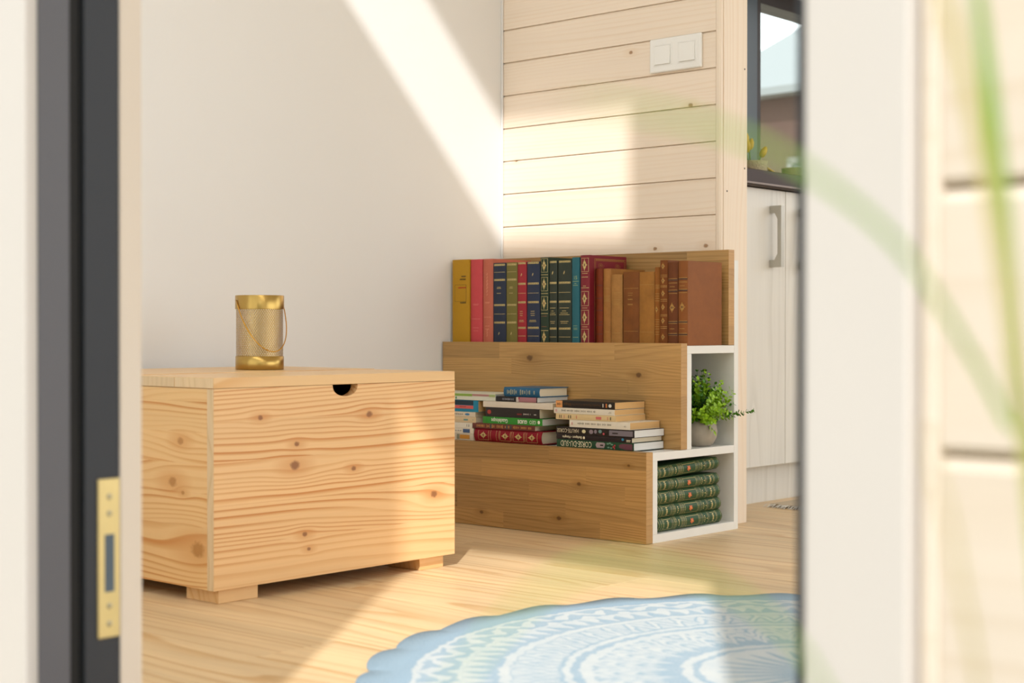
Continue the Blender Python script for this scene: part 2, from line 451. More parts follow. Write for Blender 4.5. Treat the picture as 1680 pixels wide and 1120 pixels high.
# ------------------------------------------------------------------ door frame (left jamb seen from inside the opening)
d1 = thing('door_1', 'anthracite door frame around the open doorway', 'door frame', (XL, Yo, 0)); d1['kind'] = 'structure'
def db(name, x0, x1, y0, y1, z0, z1, mat, par=d1, bev=0.0):
    return box(name, x0 - XL, x1 - XL, y0 - Yo, y1 - Yo, z0, z1, mat, par, bev)
db('outer_trim', XL - .074, XL - .001, Yo - .014, Yo + .021, -.04, DH + .07, M['ext_trim'], bev=.002)
db('jamb_face', XL - .03, XL, Yo + .0, Yo + .0356, 0, DH, M['frame_grey'], bev=.001)
db('seal', XL - .03, XL - .006, Yo + .0356, Yo + .0515, 0, DH, M['seal'])
jb = db('jamb', XL - .03, XL, Yo + .0515, Yo + .0925, 0, DH, M['anthracite'], bev=.001)
db('reveal_board', XL - .03, XL + .0005, Yo + .0927, Yi, 0, DH, M['cream'], bev=.001)
sp = db('strike_plate', XL - .001, XL + .0018, Yo + .066, Yo + .0915, .158, .318, M['gold_plate'], bev=.0006)
db('strike_pocket', XL + .0018, XL + .0021, Yo + .0735, Yo + .0845, .204, .262, M['pocket'], sp)
for zz in (.30, .283, .19, .172):
    q = lathe('screw', [(0, .0012), (.0025, .001), (.0032, 0)], M['screw'], sp, seg=12)
    q.location = (.0018, .079, zz); q.rotation_euler = (0, R(90), 0)
db('jamb_face', XR - .020, XR, Yo + .012, Yo + .075, 0, DH, M['anthracite'], bev=.001)
db('reveal_board', XR, XR + .02, Yo + .0752, Yi, 0, DH, M['cream'], bev=.001)
db('outer_trim', XR + .0005, XR + .068, Yo - .014, Yo + .021, -.04, DH + .07, M['ext_trim'], bev=.002)
db('trim_bead', XR + .069, XR + .0805, Yo - .004, Yo + .021, -.04, DH + .07, M['ext_wood'], bev=.002)
db('head', XL - .03, XR + .02, Yo + .0, Yi, DH, DH + .05, M['anthracite'])
db('outer_trim', XL - .074, XR + .0805, Yo - .014, Yo + .021, DH + .0705, DH + .14, M['ext_trim'], bev=.002)
db('sill', XL, XR, Yo - .02, Yi, -.02, .012, M['anthracite'])

# unseen canopy and post, added to block part of the sun at the door
cp = thing('added_canopy', 'added unseen flat canopy and post that shade the doorway', 'canopy', (1.5, -2.9, 2.25))
def cb(name, x0, x1, y0, y1, z0, z1, mat): return box(name, x0 - 1.5, x1 - 1.5, y0 + 2.9, y1 + 2.9, z0 - 2.25, z1 - 2.25, mat, cp, bev=.004)
cb('shade_board', 0.0, 4.4, -2.927, Yo - .001, 2.25, 2.29, M['ext_white'])
cb('post', 1.77, 1.838, -2.76, -2.66, -.06, 2.25, M['ext_trim'])  # placed to cast the shadow edge on the floor and chest

# outside ground
gm = MT('gravel and grass', 0.9); gx, gy, gz = gm.obj()
gn = gm.noise(gm.vec(gx, gy, gz), 3.0, 5); gm.base(gm.ramp(gn, [(0.3, lin('#a59c8a')), (0.7, lin('#bdb5a3'))]))
gr = mesh('ground', [(-60, -60, -.065), (60, -60, -.065), (60, 60, -.065), (-60, 60, -.065)], [(0, 1, 2, 3)], gm.m)
struct(gr, 'pale gravel ground outside the house', 'ground')

# unseen hedge, added to keep sky light off the outer wall
hm = MT('hedge leaves', .8); hx, hy, hz = hm.obj(); hn = hm.noise(hm.vec(hx, hy, hz), 14, 5); hm.base(hm.ramp(hn, [(.3, lin('#2f4221')), (.7, lin('#5f7a3e'))])); hm.bump(hn, .8, .05)
vs, fs = [], []; NX, NZ = 60, 24; rq = random.Random(5)
sec = [(.45, 0.0)] + [(.45, 2.7 * i / 10) for i in range(1, 10)] + [(.38, 2.72), (.0, 2.8), (-.38, 2.72)] + [(-.45, 2.7 * i / 10) for i in range(9, 0, -1)] + [(-.45, 0.0)]
for i in range(NX + 1):
    for yy, zz in sec: vs.append((-5 + 12 * i / NX + rq.uniform(-.04, .04), -5.9 + yy + rq.uniform(-.06, .06), -.06 + zz + (rq.uniform(-.05, .05) if zz > 0 else 0)))
ns = len(sec)
for i in range(NX):
    for k in range(ns - 1): fs.append((i * ns + k, (i + 1) * ns + k, (i + 1) * ns + k + 1, i * ns + k + 1))
fs.append(tuple(range(ns))); fs.append(tuple(range(NX * ns, (NX + 1) * ns))[::-1])
tag(mesh('blocker_hedge', vs, fs, hm.m, None, True), 'added unseen green hedge that blocks sky light facing the door', 'hedge')

# ------------------------------------------------------------------ pine chest
KX0, KX1, KY0, KY1, KZT, KZB, KL = 0.075, 0.6446, -1.4483, -0.859, 0.3865, 0.0251, 0.3684
ch = thing('storage_chest', 'knotty pine storage chest on block feet with a half-moon finger cutout', 'chest')
T = .018
# front panel (faces +X) made of glued staves; the top stave carries the finger notch
fp = box('front_panel', KX1 - T + .001, KX1 - .001, KY0 + .001, KY1 - .001, KZB + .001, KL - .034, M['pine_front'], ch)
zs = [KZB, .098, .168, .243, .312, KL - .0006]
for i in range(4):
    box('stave', KX1 - T, KX1, KY0, KY1, zs[i], zs[i + 1], M['pine_front'], fp, bev=.0003)
bm = bmesh.new()
ny0, ny1, nd = -1.181, -1.119, .0215
pr = [(KY0, zs[5]), (ny0, zs[5])]
for i in range(11, 0, -1):
    a = math.pi * i / 12; pr.append(((ny0 + ny1) / 2 + math.cos(a) * (ny1 - ny0) / 2, zs[5] - math.sin(a) ** .8 * nd))
pr += [(ny1, zs[5]), (KY1, zs[5])]
q4 = [[bm.verts.new((x_, a, z_)) for a, b in pr for z_ in (zs[4], b)] for x_ in (KX1 - T, KX1)]
for i in range(len(pr) - 1):
    f, g_ = q4[1], q4[0]
    bm.faces.new((f[2 * i], f[2 * i + 2], f[2 * i + 3], f[2 * i + 1])); bm.faces.new((g_[2 * i + 1], g_[2 * i + 3], g_[2 * i + 2], g_[2 * i]))
    bm.faces.new((f[2 * i + 1], f[2 * i + 3], g_[2 * i + 3], g_[2 * i + 1])); bm.faces.new((f[2 * i + 2], f[2 * i], g_[2 * i], g_[2 * i + 2]))
bm.faces.new((q4[1][0], q4[1][1], q4[0][1], q4[0][0])); bm.faces.new((q4[1][-1], q4[1][-2], q4[0][-2], q4[0][-1]))
from_bm('stave', bm, M['pine_front'], fp)
# end-grain strip of the front panel on the left corner
box('end_grain', KX1 - T + .0005, KX1 - .0006, KY0 - .0008, KY0 + .002, KZB + .0002, KL - .0012, M['pine_end'], fp)
# left side panel (faces -Y) of staves
sd = box('side_panel', KX0 + T, KX1 - T - .001, KY0 + .003, KY0 + T, KZB + .001, KL - .002, M['pine_side'], ch)
zs2 = [KZB, .130, .188, .238, .292, .345, KL - .0008]
for i in range(6):
    box('stave', KX0 + T, KX1 - T - .0004, KY0, KY0 + .012, zs2[i], zs2[i + 1], M['pine_side'], sd, bev=.0002)
box('side_panel', KX0 + T, KX1 - T - .001, KY1 - T, KY1, KZB, KL - .001, M['pine_side'], ch)
box('back_panel', KX0, KX0 + T, KY0, KY1, KZB, KL - .001, M['pine_front'], ch)
box('bottom_panel', KX0 + T, KX1 - T, KY0 + T, KY1 - T, KZB, KZB + .015, M['pine_lid'], ch)
lid = box('lid', KX0 + .001, KX1 - .001, KY0 + .001, KY1 - .001, KL + .0005, KZT - .001, M['pine_lid'], ch)
xs_ = [KX0, .19, .30, .414, .535, KX1]
for i in range(5):
    a, b = xs_[i], xs_[i + 1]
    st = box('lid_stave', a + (.0004 if i else 0), b - (.0004 if i < 4 else 0), KY0, KY1, KL, KZT + (.0012 if i < 3 else 0), M['pine_lid'], lid, bev=.0005)
    box('lid_end_grain', a + .001, b - .001, KY0 - .0008, KY0 + .001, KL + .0006, KZT - .0006, M['pine_end'], lid)
for fy0, fy1 in ((KY0 + .0192, KY0 + .105), (KY1 - .085, KY1 - .0192)):
    for fx0, fx1 in ((KX1 - .013 - .09, KX1 - .013), (KX0 + .02, KX0 + .11)):
        box('foot', fx0, fx1, fy0, fy1, 0.0, KZB, M['pine_end'] if False else M['pine_lid'], ch, bev=.0008)

# ------------------------------------------------------------------ lantern on the chest
LR, LH = .0485, .1495
ln = thing('candle_lantern', 'brass mesh candle lantern with a drooping wire handle on the pine chest', 'lantern', (.300, -1.07, KZT + .0016))
lathe('base_rim', [(0, 0), (LR - .001, 0), (LR, .001), (LR, .0265), (LR - .0012, .0268), (LR - .0012, .003), (0, .003)], M['brass'], ln, 64)
lathe('top_rim', [(LR + .0006, LH - .0275), (LR + .0006, LH - .0006), (LR, LH), (LR - .002, LH), (LR - .0014, LH - .0275), (LR + .0006, LH - .0275)], M['brass'], ln, 64)
vs, fs = [], []
NW, NS, z0, z1, rr = 62, 22, .026, LH - .027, LR - .0016
for sgn in (1, -1):
    for i in range(NW):
        b0 = len(vs)
        for s in range(NS + 1):
            a = 2 * math.pi * (i / NW + sgn * s / NS * 13 / NW); zz = z0 + (z1 - z0) * s / NS
            r_ = rr + (.0002 if sgn > 0 else -.0002); da = .00075 / rr
            for o_ in (-da, da): vs.append((r_ * math.cos(a + o_), r_ * math.sin(a + o_), zz))
        for s in range(NS): fs.append((b0 + 2 * s, b0 + 2 * s + 1, b0 + 2 * s + 3, b0 + 2 * s + 2))
ms = mesh('mesh_screen', vs, fs, M['brass_mesh'], ln); ms['kind'] = 'stuff'
fh = Vector((fw.x, fw.y, 0)).normalized(); rh = Vector((rt.x, rt.y, 0))
ax = (rh * -.83 + fh * -.56).normalized(); out = (rh * .56 + fh * -.83).normalized()
pts = []
for i in range(33):
    t = math.pi * i / 32
    pts.append(ax * (LR + .002) * math.cos(t) + out * .066 * math.sin(t) + Vector((0, 0, LH - .010 - .103 * math.sin(t) ** .9)))
tube('handle', pts, .0011, M['wire'], ln, 8)

# ------------------------------------------------------------------ step bookcase
SX, Y1, Y2, TB = .7476, -.3639, -.2339, .0243
Z1, ZT1, Z2, ZT2, Z3 = .2005, .1985, .4382, .4326, .6561
X0 = .005
bc = thing('step_bookcase', 'stepped bookcase with oak riser boards and white cubby end', 'bookcase')
wm = M['white_lam']; t_ = .018
box('back_panel', X0, SX, -t_, -.0005, 0, .632, wm, bc, bev=.0006)
box('bottom_shelf', X0, SX, Y1 + TB + .0005, -t_ - .0003, 0, t_ + .001, wm, bc, bev=.0006)
box('front_upright', X0, SX, Y1 + TB + .0005, Y1 + TB + t_, t_ + .0012, ZT1 - t_ - .0002, wm, bc, bev=.0006)
box('lower_tread', X0, SX, Y1 + TB + .0005, -t_ - .0003, ZT1 - t_, ZT1, wm, bc, bev=.0006)
box('middle_upright', X0, SX, Y2 + TB + .0005, Y2 + TB + t_, ZT1 + .0003, ZT2 - t_ - .0002, wm, bc, bev=.0006)
box('upper_tread', X0, SX, Y2 + TB + .0005, -t_ - .0003, ZT2 - t_, ZT2, wm, bc, bev=.0006)
box('divider', .36, .372, Y1 + TB + t_ + .001, -t_ - .001, t_ + .002, ZT1 - t_ - .001, wm, bc)
box('divider', .36, .372, Y2 + TB + t_ + .001, -t_ - .001, ZT1 + .001, ZT2 - t_ - .001, wm, bc)
rs = random.Random(3)


def riser(yf, z0, z1, rows, cuts):
    core = box('riser_board', X0 + .002, SX - .002, yf + .001, yf + TB - .001, z0 + .002, z1 - .002, M['oak'], bc)
    h = (z1 - z0) / rows
    for r_ in range(rows):
        xs = [X0] + cuts[r_] + [SX]
        for a, b in zip(xs, xs[1:]):
            e = .0 if b < SX else .0
            box('stave', a, b, yf, yf + TB, z0 + r_ * h, z0 + (r_ + 1) * h, M['oak'], core, bev=.00012)
        box('end_grain', SX - .001, SX + .0006, yf + .0006, yf + TB - .0006, z0 + r_ * h + .0005, z0 + (r_ + 1) * h - .0003, M['oak_end'], core)


riser(Y1, 0.001, Z1, 5, [[.33, .62], [.18, .52], [.41, .69], [.26, .58], [.14, .47]])
riser(Y2, ZT1 + .0005, Z2, 6, [[.20, .55], [.36, .66], [.15, .49], [.31, .60], [.24, .52], [.20, .56]])
riser(-t_ - .0005 - TB, ZT2 + .0005, Z3, 5, [[.3, .6], [.2, .5], [.4, .66], [.25, .56], [.35, .63]])

# ------------------------------------------------------------------ lettering
_tc = {}
def text_mesh(body, size, bold=0.0):
    key = (body, size, bold)
    if key in _tc: return _tc[key]
    cu = bpy.data.curves.new('t', 'FONT'); cu.body = body; cu.size = size; cu.offset = bold * size; cu.resolution_u = 2
    cu.align_x = 'CENTER'; cu.align_y = 'CENTER'
    o = bpy.data.objects.new('t', cu); COL.objects.link(o)
    bpy.context.view_layer.update()
    me = bpy.data.meshes.new_from_object(o.evaluated_get(bpy.context.evaluated_depsgraph_get()))
    vs = [(v.co.x, v.co.y) for v in me.vertices]; fs = [tuple(p.vertices) for p in me.polygons]
    bpy.data.objects.remove(o); bpy.data.curves.remove(cu); bpy.data.meshes.remove(me)
    _tc[key] = (vs, fs); return vs, fs


# ------------------------------------------------------------------ books
class Book:
    """local frame: thickness on x (centred), height on z from 0, spine front at y=0, depth towards +y"""
    def __init__(s, name, label, t, h, d, cover, pages, bulge=.003, ct=.0022, inset=.003, group=None, loc=(0, 0, 0), rot=(0, 0, 0)):
        s.t, s.h, s.d, s.b = t, h, d, bulge
        s.root = thing(name, label, 'book', loc, rot, group)
        N = 10 if bulge > .0006 else 2
        prof = [(-t / 2, d)] + [(-t / 2 + t * i / N, s.sy(-t / 2 + t * i / N)) for i in range(N + 1)] + [(t / 2, d)]
        inn = [(-t / 2 + ct, d)] + [((-t / 2 + t * i / N) * (1 - 2 * ct / t), s.sy(-t / 2 + t * i / N) + ct) for i in range(N + 1)] + [(t / 2 - ct, d)]
        n = len(prof); vs = []; fs = []
        for zz in (0, h):
            vs += [(x, y, zz) for x, y in prof] + [(x, y, zz) for x, y in inn]
        for i in range(n - 1):
            fs.append((i, i + 1, 2 * n + i + 1, 2 * n + i))
            fs.append((n + i + 1, n + i, 3 * n + i, 3 * n + i + 1))
            fs.append((i + 1, i, n + i, n + i + 1)); fs.append((2 * n + i, 2 * n + i + 1, 3 * n + i + 1, 3 * n + i))
        fs.append((0, 2 * n, 3 * n, n)); fs.append((n - 1, 2 * n - 1, 4 * n - 1, 3 * n - 1))
        s.cover = mesh('cover', vs, fs, cover, s.root)
        box('pages', -t / 2 + ct, t / 2 - ct, bulge + ct + .0004, d - inset, inset, h - inset, pages, s.root)
        s.layers = {}
    def sy(s, u): return s.b * (2 * u / s.t) ** 2
    def L(s, key, mat):
        if key not in s.layers: s.layers[key] = ([], [], mat, -.00025 - .00012 * len(s.layers))
        return s.layers[key]
    def patch(s, key, mat, u0, u1, w0, w1):
        vs, fs, _, e = s.L(key, mat); b = len(vs); n = 5
        for i in range(n + 1):
            u = u0 + (u1 - u0) * i / n
            vs.append((u, s.sy(u) + e, w0)); vs.append((u, s.sy(u) + e, w1))
        for i in range(n): fs.append((b + 2 * i, b + 2 * i + 2, b + 2 * i + 3, b + 2 * i + 1))
    def poly(s, key, mat, pts):
        vs, fs, _, e = s.L(key, mat); b = len(vs)
        cu = sum(p[0] for p in pts) / len(pts); cw = sum(p[1] for p in pts) / len(pts)
        for u, w in [(cu, cw)] + list(pts): vs.append((u, s.sy(u) + e, w))
        for i in range(len(pts)): fs.append((b, b + 1 + i, b + 1 + (i + 1) % len(pts)))
    def rule(s, f, th=.0009, wd=.86, key='gilt_tooling', mat=None):
        s.patch(key, mat or M['gilt'], -s.t / 2 * wd, s.t / 2 * wd, f * s.h - th / 2, f * s.h + th / 2)
    def greek(s, f, th=.0042, wd=.86):
        s.rule(f, .0030, wd)
        for q in (-1, 1): s.rule(f + q * th / 2 / s.h, .0006, wd)
        k = 6; u0 = -s.t / 2 * wd; st = s.t * wd / k
        for i in range(k):
            s.patch('tooling_gap', flat('#6b5f3c'), u0 + (i + .3) * st, u0 + (i + .62) * st, f * s.h - .0009, f * s.h + .0009)
    def frame(s, f0, f1, wd=.78, th=.0008, key='gilt_tooling', mat=None):
        a = s.t / 2 * wd; m_ = mat or M['gilt']; w0, w1 = f0 * s.h, f1 * s.h
        for w in (w0, w1): s.patch(key, m_, -a, a, w - th / 2, w + th / 2)
        for u in (-a, a): s.patch(key, m_, u - th / 2, u + th / 2, w0, w1)
    def lozenge(s, f, hw, hh, key='gilt_tooling', mat=None):
        m_ = mat or M['gilt']; w = f * s.h; pts = []
        for i in range(24):
            a = 2 * math.pi * i / 24; k = 1 / (abs(math.cos(a)) + abs(math.sin(a))) * (1 + .14 * math.cos(a * 8))
            pts.append((math.cos(a) * hw * k, w + math.sin(a) * hh * k))
        s.poly(key, m_, pts)
        pts = [(math.cos(2 * math.pi * i / 8) * hw * .28, w + math.sin(2 * math.pi * i / 8) * hh * .3) for i in range(8)]
        s.poly('tooling_gap', flat('#6b4a2c'), pts)
    def leaf(s, f, size, key='gilt_tooling'):
        w = f * s.h
        s.poly(key, M['gilt'], [(-size * .35, w - size), (size * .1, w - size * .5), (size * .45, w + size * .2), (size * .3, w + size), (-size * .15, w + size * .4), (-size * .4, w - size * .2)])
    def dash(s, f, wd=.6, th=.0016, key='lettering', mat=None, seed=0):
        rr_ = random.Random(seed + int(f * 1000)); a = -s.t / 2 * wd; e = s.t / 2 * wd
        while a < e:
            l = rr_.uniform(.0011, .0024); s.patch(key, mat or M['gilt'], a, min(a + l, e), f * s.h - th / 2, f * s.h + th / 2); a += l + .0007
    def text(s, body, wc, uc, size, key='lettering', mat=None, bold=0.0, mode='down', sx=1.0):
        tv, tf = text_mesh(body, size, bold); vs, fs, _, e = s.L(key, mat or M['gilt']); b = len(vs)
        for x, y in tv:
            x *= sx
            if mode == 'down': u, w = uc + y, wc - x
            elif mode == 'up': u, w = uc - y, wc + x
            else: u, w = uc + x, wc + y
            vs.append((u, s.sy(max(-s.t / 2, min(s.t / 2, u))) + e - .0001, w))
        fs += [tuple(i + b for i in f) for f in tf]
    def glyphs(s, w0, w1, uc, hgt, mat, key='lettering', seed=1, words=(6, 9)):
        # worn print too small to read: strokes of uneven width and height in word groups
        q = random.Random(seed); w = w0; n = q.randint(*words); k = 0
        while w < w1:
            l = q.uniform(.10, .34) * hgt; hh = hgt * q.choice((.5, .62, .62, .7, .9)) / 2
            s.patch(key, mat, uc - hh, uc + hh, w, min(w + l, w1)); w += l + hgt * q.uniform(.12, .25); k += 1
            if k == n: w += hgt * .55; k = 0; n = q.randint(*words)
    def done(s):
        for k, (vs, fs, mt, _) in s.layers.items(): mesh(k, vs, fs, mt, s.root)['kind'] = 'stuff'
        return s.root


ZB = ZT2 + .0004
YF = -.2035
def std(name, label, x0, x1, zt, d, col, back=0.0, bulge=.003, mat=None, ct=.0022, pages='pages', lean=0.0):
    t = x1 - x0 - .0008
    return Book(name, label, t, zt - ZB, d, mat or plain('cloth ' + name + label[:12], col, .55, var=.05, scale=200, bump=.03), M[pages],
                bulge, ct, .003, 'upright books on the top step', ((x0 + x1) / 2, YF + back, ZB))


G = 'gilt_tooling'
b = std('hardback_book', 'mustard yellow hardback at the wall end of the upright row', .0085, .0700, .6485, .148, '#b98a08', bulge=.002)
blk, redi = flat('#3c3110'), flat('#b4380e')
for f, wd_, m_ in ((.80, .26, blk), (.765, .34, blk), (.665, .44, redi), (.487, .32, blk)):
    rr_ = random.Random(int(f * 99)); a = -.004 - wd_ * .01; e = .0185
    a = e - wd_ * .062
    while a < e:
        l = rr_.uniform(.0014, .003); b.patch('title_red' if m_ is redi else 'title_black', m_, a, min(a + l, e), f * b.h - .0018, f * b.h + .0018); a += l + .0008
a0, a1, w0, w1 = -.021, .019, .502 * b.h, .70 * b.h
for u0_, u1_, v0, v1 in ((a0, a1, w0 - .0003, w0 + .0003), (a0, a1, w1 - .0003, w1 + .0003), (a0, a0 + .0007, w0, w1), (a1 - .0007, a1, w0, w1)):
    b.patch('title_black', blk, u0_, u1_, v0, v1)
b.done()
for x0, x1, nm, c, lb, bg_ in ((.0712, .1124, 1, '#c9454a', 'coral red hardback beside the mustard one', '#d9736e'),
                               (.1141, .1485, 2, '#c0664e', 'salmon hardback between coral and navy books', '#d98a6c')):
    b = std('hardback_book', lb, x0, x1, .6475, .150, c, bulge=.004); pk = flat(bg_)
    for f, w_ in ((.47, .5), (.46, .4), (.295, .7), (.19, .5), (.155, .4)): b.dash(f + (.02 if nm == 2 else 0), w_, .0018, mat=pk, seed=nm)
    if nm == 2:
        for k in range(7):
            a = .58 + k * .04; b.leaf(a, .006 - abs(k - 3) * .0008, 'floral_stamp')
        b.layers['floral_stamp'] = (b.layers['floral_stamp'][0], b.layers['floral_stamp'][1], pk, 0)
        for k in range(3): b.leaf(.10 + k * .03, .004, 'floral_stamp')
    b.done()
SH = .6363
for x0, x1, c, lb, kind in ((.1497, .1931, '#1d2940', 'navy book with gilt bands beside the salmon one', 0),
                            (.1941, .2306, '#736a2c', 'olive green book with gilt bands', 0),
                            (.2312, .2606, '#a01f2c', 'crimson book with gilt bands beside the olive one', 1),
                            (.2622, .3040, '#1f2c47', 'navy book with gilt bands beside the tall green one', 1)):
    b = std('gilt_banded_book', lb, x0, x1, SH, .132, c, bulge=.003)
    if kind == 0:
        for f in (.975, .79, .48, .265): b.greek(f)
        for f in (.885, .37): b.rule(f)
        for f, w_ in ((.70, .30), (.685, .34), (.625, .34)): b.dash(f, w_)
        b.leaf(.13, .0042)
    else:
        for f in (.985, .735, .51, .20): b.greek(f)
        for f in (.62, .10): b.rule(f)
        for f, w_ in ((.40, .3), (.375, .34), (.35, .3), (.29, .5), (.275, .55)): b.dash(f, w_)
        b.leaf(.845, .0042)
    b.done()
b = std('tall_gilt_book', 'tall dark green book with gilt lozenge panels', .3060, .3328, .6455, .150, '#1c3320', bulge=.003)
for f0, f1 in ((.83, .985), (.615, .77), (.395, .55)): b.frame(f0, f1); b.lozenge((f0 + f1) / 2, .0062, .0135)
for f in (.80, .585, .355, .16): b.rule(f, .0012)
b.dash(.325, .7, mat=flat('#8c5a3a')); b.dash(.205, .6); b.lozenge(.085, .0062, .0135); b.done()
for i, (x0, x1) in enumerate(((.3342, .3594), (.3618, .4045))):
    b = std('gilt_banded_book', ['narrow dark green gilt-banded book beside the tall lozenge one', 'wide dark green gilt-banded book beside the teal one'][i], x0, x1, .6365, .132, '#263024', bulge=.003)
    for f in (.985, .735, .51, .19): b.greek(f)
    for f in (.62, .09): b.rule(f)
    for f, w_ in ((.435, .7), (.40, .3), (.375, .55), (.355, .75), (.275, .6), (.255, .5)): b.dash(f, w_, seed=i)
    b.leaf(.855, .0048); b.done()
b = std('hardback_book', 'teal cloth hardback with number fifteen on its spine', .4063, .4298, .6425, .150, '#15606d', bulge=.002)
pt = flat('#8fa877'); b.text('15', .765 * b.h, 0, .012, mat=pt, mode='h', bold=.01)
for f, w_ in ((.725, .85), (.70, .3), (.68, .6), (.215, .55), (.19, .55), (.175, .5), (.085, .7)): b.dash(f, w_, mat=pt)
b.done()
b = std('tall_gilt_book', 'tall crimson book with gilt lozenges and ornate cover', .4317, .4606, .6470, .146, '#7c1526', bulge=.003)
for f0, f1 in ((.815, .965), (.435, .595), (.225, .385), (.005, .175)): b.frame(f0, f1); b.lozenge((f0 + f1) / 2, .0066, .0135)
for f in (.795, .41, .20): b.rule(f, .0010, .6)
for f, w_ in ((.755, .7), (.655, .3), (.635, .85)): b.dash(f, w_)
# tooled border on its right-hand cover
vs, fs = [], []
def cq(y0, y1, z0, z1):
    k = len(vs); x_ = b.t / 2 + .0003; vs.extend([(x_, y0, z0), (x_, y1, z0), (x_, y1, z1), (x_, y0, z1)]); fs.append((k, k + 1, k + 2, k + 3))
for o_ in (.008, .012):
    y0, y1, z0, z1 = .012 + o_, b.d - o_ + .004, o_, b.h - o_
    cq(y0, y1, z1 - .001, z1); cq(y0, y1, z0, z0 + .001); cq(y0, y0 + .001, z0, z1); cq(y1 - .001, y1, z0, z1)
for k in range(18):
    y_ = .026 + k * .0063; cq(y_, y_ + .0032, b.h - .0112, b.h - .0088)
for c0 in (.045, .11):
    for k in range(26):
        a = k * .5; r_ = .0012 + .00042 * k; cq(c0 + math.cos(a) * r_ - .0007, c0 + math.cos(a) * r_ + .0007, b.h - .024 + math.sin(a) * r_ * .6 - .0007, b.h - .024 + math.sin(a) * r_ * .6 + .0007)
mesh('cover_tooling', vs, fs, M['old_gilt'], b.root)['kind'] = 'stuff'
b.done()
OLD = [(.4625, .4840, .6146, .135, .019, '#7c3416', 'slim reddish brown leather book beside the tall crimson one', 'bands'),
       (.4850, .5085, .6139, .138, .019, '#a5713a', 'slim tan leather book beside the reddish brown one', 'two'),
       (.5110, .5450, .5994, .120, .016, '#a87840', 'shortest tan leather book of the old leather ones', 'two'),
       (.5500, .5970, .6041, .135, .012, '#7d4a20', 'wide brown scuffed leather book between two tan ones', 'title'),
       (.5985, .6425, .6030, .130, .010, '#a06d30', 'wide tan leather book with a plain worn spine', 'plain'),
       (.6440, .6600, .6127, .120, .008, '#93591f', 'thin leather book with gilt ladder spine', 'ladder'),
       (.6620, .6840, .6281, .140, .004, '#7a4318', 'leather book with gilt fleurons in spine panels', 'fleur'),
       (.6860, .7140, .6228, .140, .002, '#6e3d1e', 'dark brown leather book with gilt diamond, second from end', 'diam'),
       (.7160, .7425, .6250, .141, .000, '#8a5226', 'dark brown leather book at the open end of the row', 'diam')]
og = M['old_gilt']
for i, (x0, x1, zt, d, bk, c, lb, kind) in enumerate(OLD):
    lm = leather('old leather %d' % i, c, .35 if i < 7 else .22, .45, 30)
    b = std('leather_book', lb, x0, x1, zt, d, c, back=bk, bulge=.0045, mat=lm)
    kw = dict(key='worn_gilt', mat=og)
    if kind == 'bands':
        for f in (.78, .61, .45, .30, .26, .14): b.rule(f, .0016, .9, key='raised_band', mat=flat('#5a2411'))
    if kind == 'two':
        for f in (.74, .64, .60, .57, .17): b.rule(f, .0008, .8, **kw)
        for f in (.62, .585): b.dash(f, .6, .0012, mat=og)
    if kind == 'title':
        for f in (.775, .19): b.rule(f, .0007, .9, **kw)
        for f, w_ in ((.71, .3), (.68, .28), (.63, .3), (.62, .3), (.56, .3), (.55, .3)): b.dash(f, w_, .0012, mat=og)
        b.rule(.02, .0014, .3, key='wear_mark', mat=flat('#c9a878'))
    if kind == 'plain':
        for f in (.825, .18): b.rule(f, .0007, .9, **kw)
    if kind == 'ladder':
        for f in (.77, .75, .73, .66, .63, .60, .57, .33, .30, .27, .24, .21, .17, .14): b.rule(f, .0010, .85, **kw)
        b.lozenge(.46, .004, .008, **kw)
    if kind == 'fleur':
        for f in (.825, .805, .70, .685, .54, .52, .36, .345, .22, .20): b.rule(f, .0011, .9, **kw)
        for f in (.93, .76, .61, .45, .29, .10): b.lozenge(f, .0048, .0075, **kw)
    if kind == 'diam':
        for f in (.80, .78, .75, .665, .645, .625, .29, .265, .145, .12): b.rule(f, .0011, .9, **kw)
        b.lozenge(.455, .0072, .0105, **kw)
        for f in (.705, .20): b.dash(f, .5, .0014, mat=og)
        for f in (.785, .65, .278, .13): b.rule(f, .0034, .98, key='raised_band', mat=flat('#4d2a14'))
    b.done()


# flat stacks on the lower step: spines to the room, heads to the right
def lay(name, label, x0, x1, zb, th, cover, pages='pages', hard=False, group='books lying on the lower step', bulge=None, d=.112, y=-.3485):
    return Book(name, label, th - .0004, x1 - x0, d, cover, M[pages], (.004 if hard else .0004) if bulge is None else bulge,
                .0018 if hard else .0006, .003 if hard else .0006, group, (x0, y, zb + th / 2), (0, R(90), 0))


def cov(col, var=.04, rough=.4): return plain('cover ' + col, col, rough, var=var, scale=120)


def wx(b, px_frac): return b.h * px_frac


ZS = Z1 + .0003
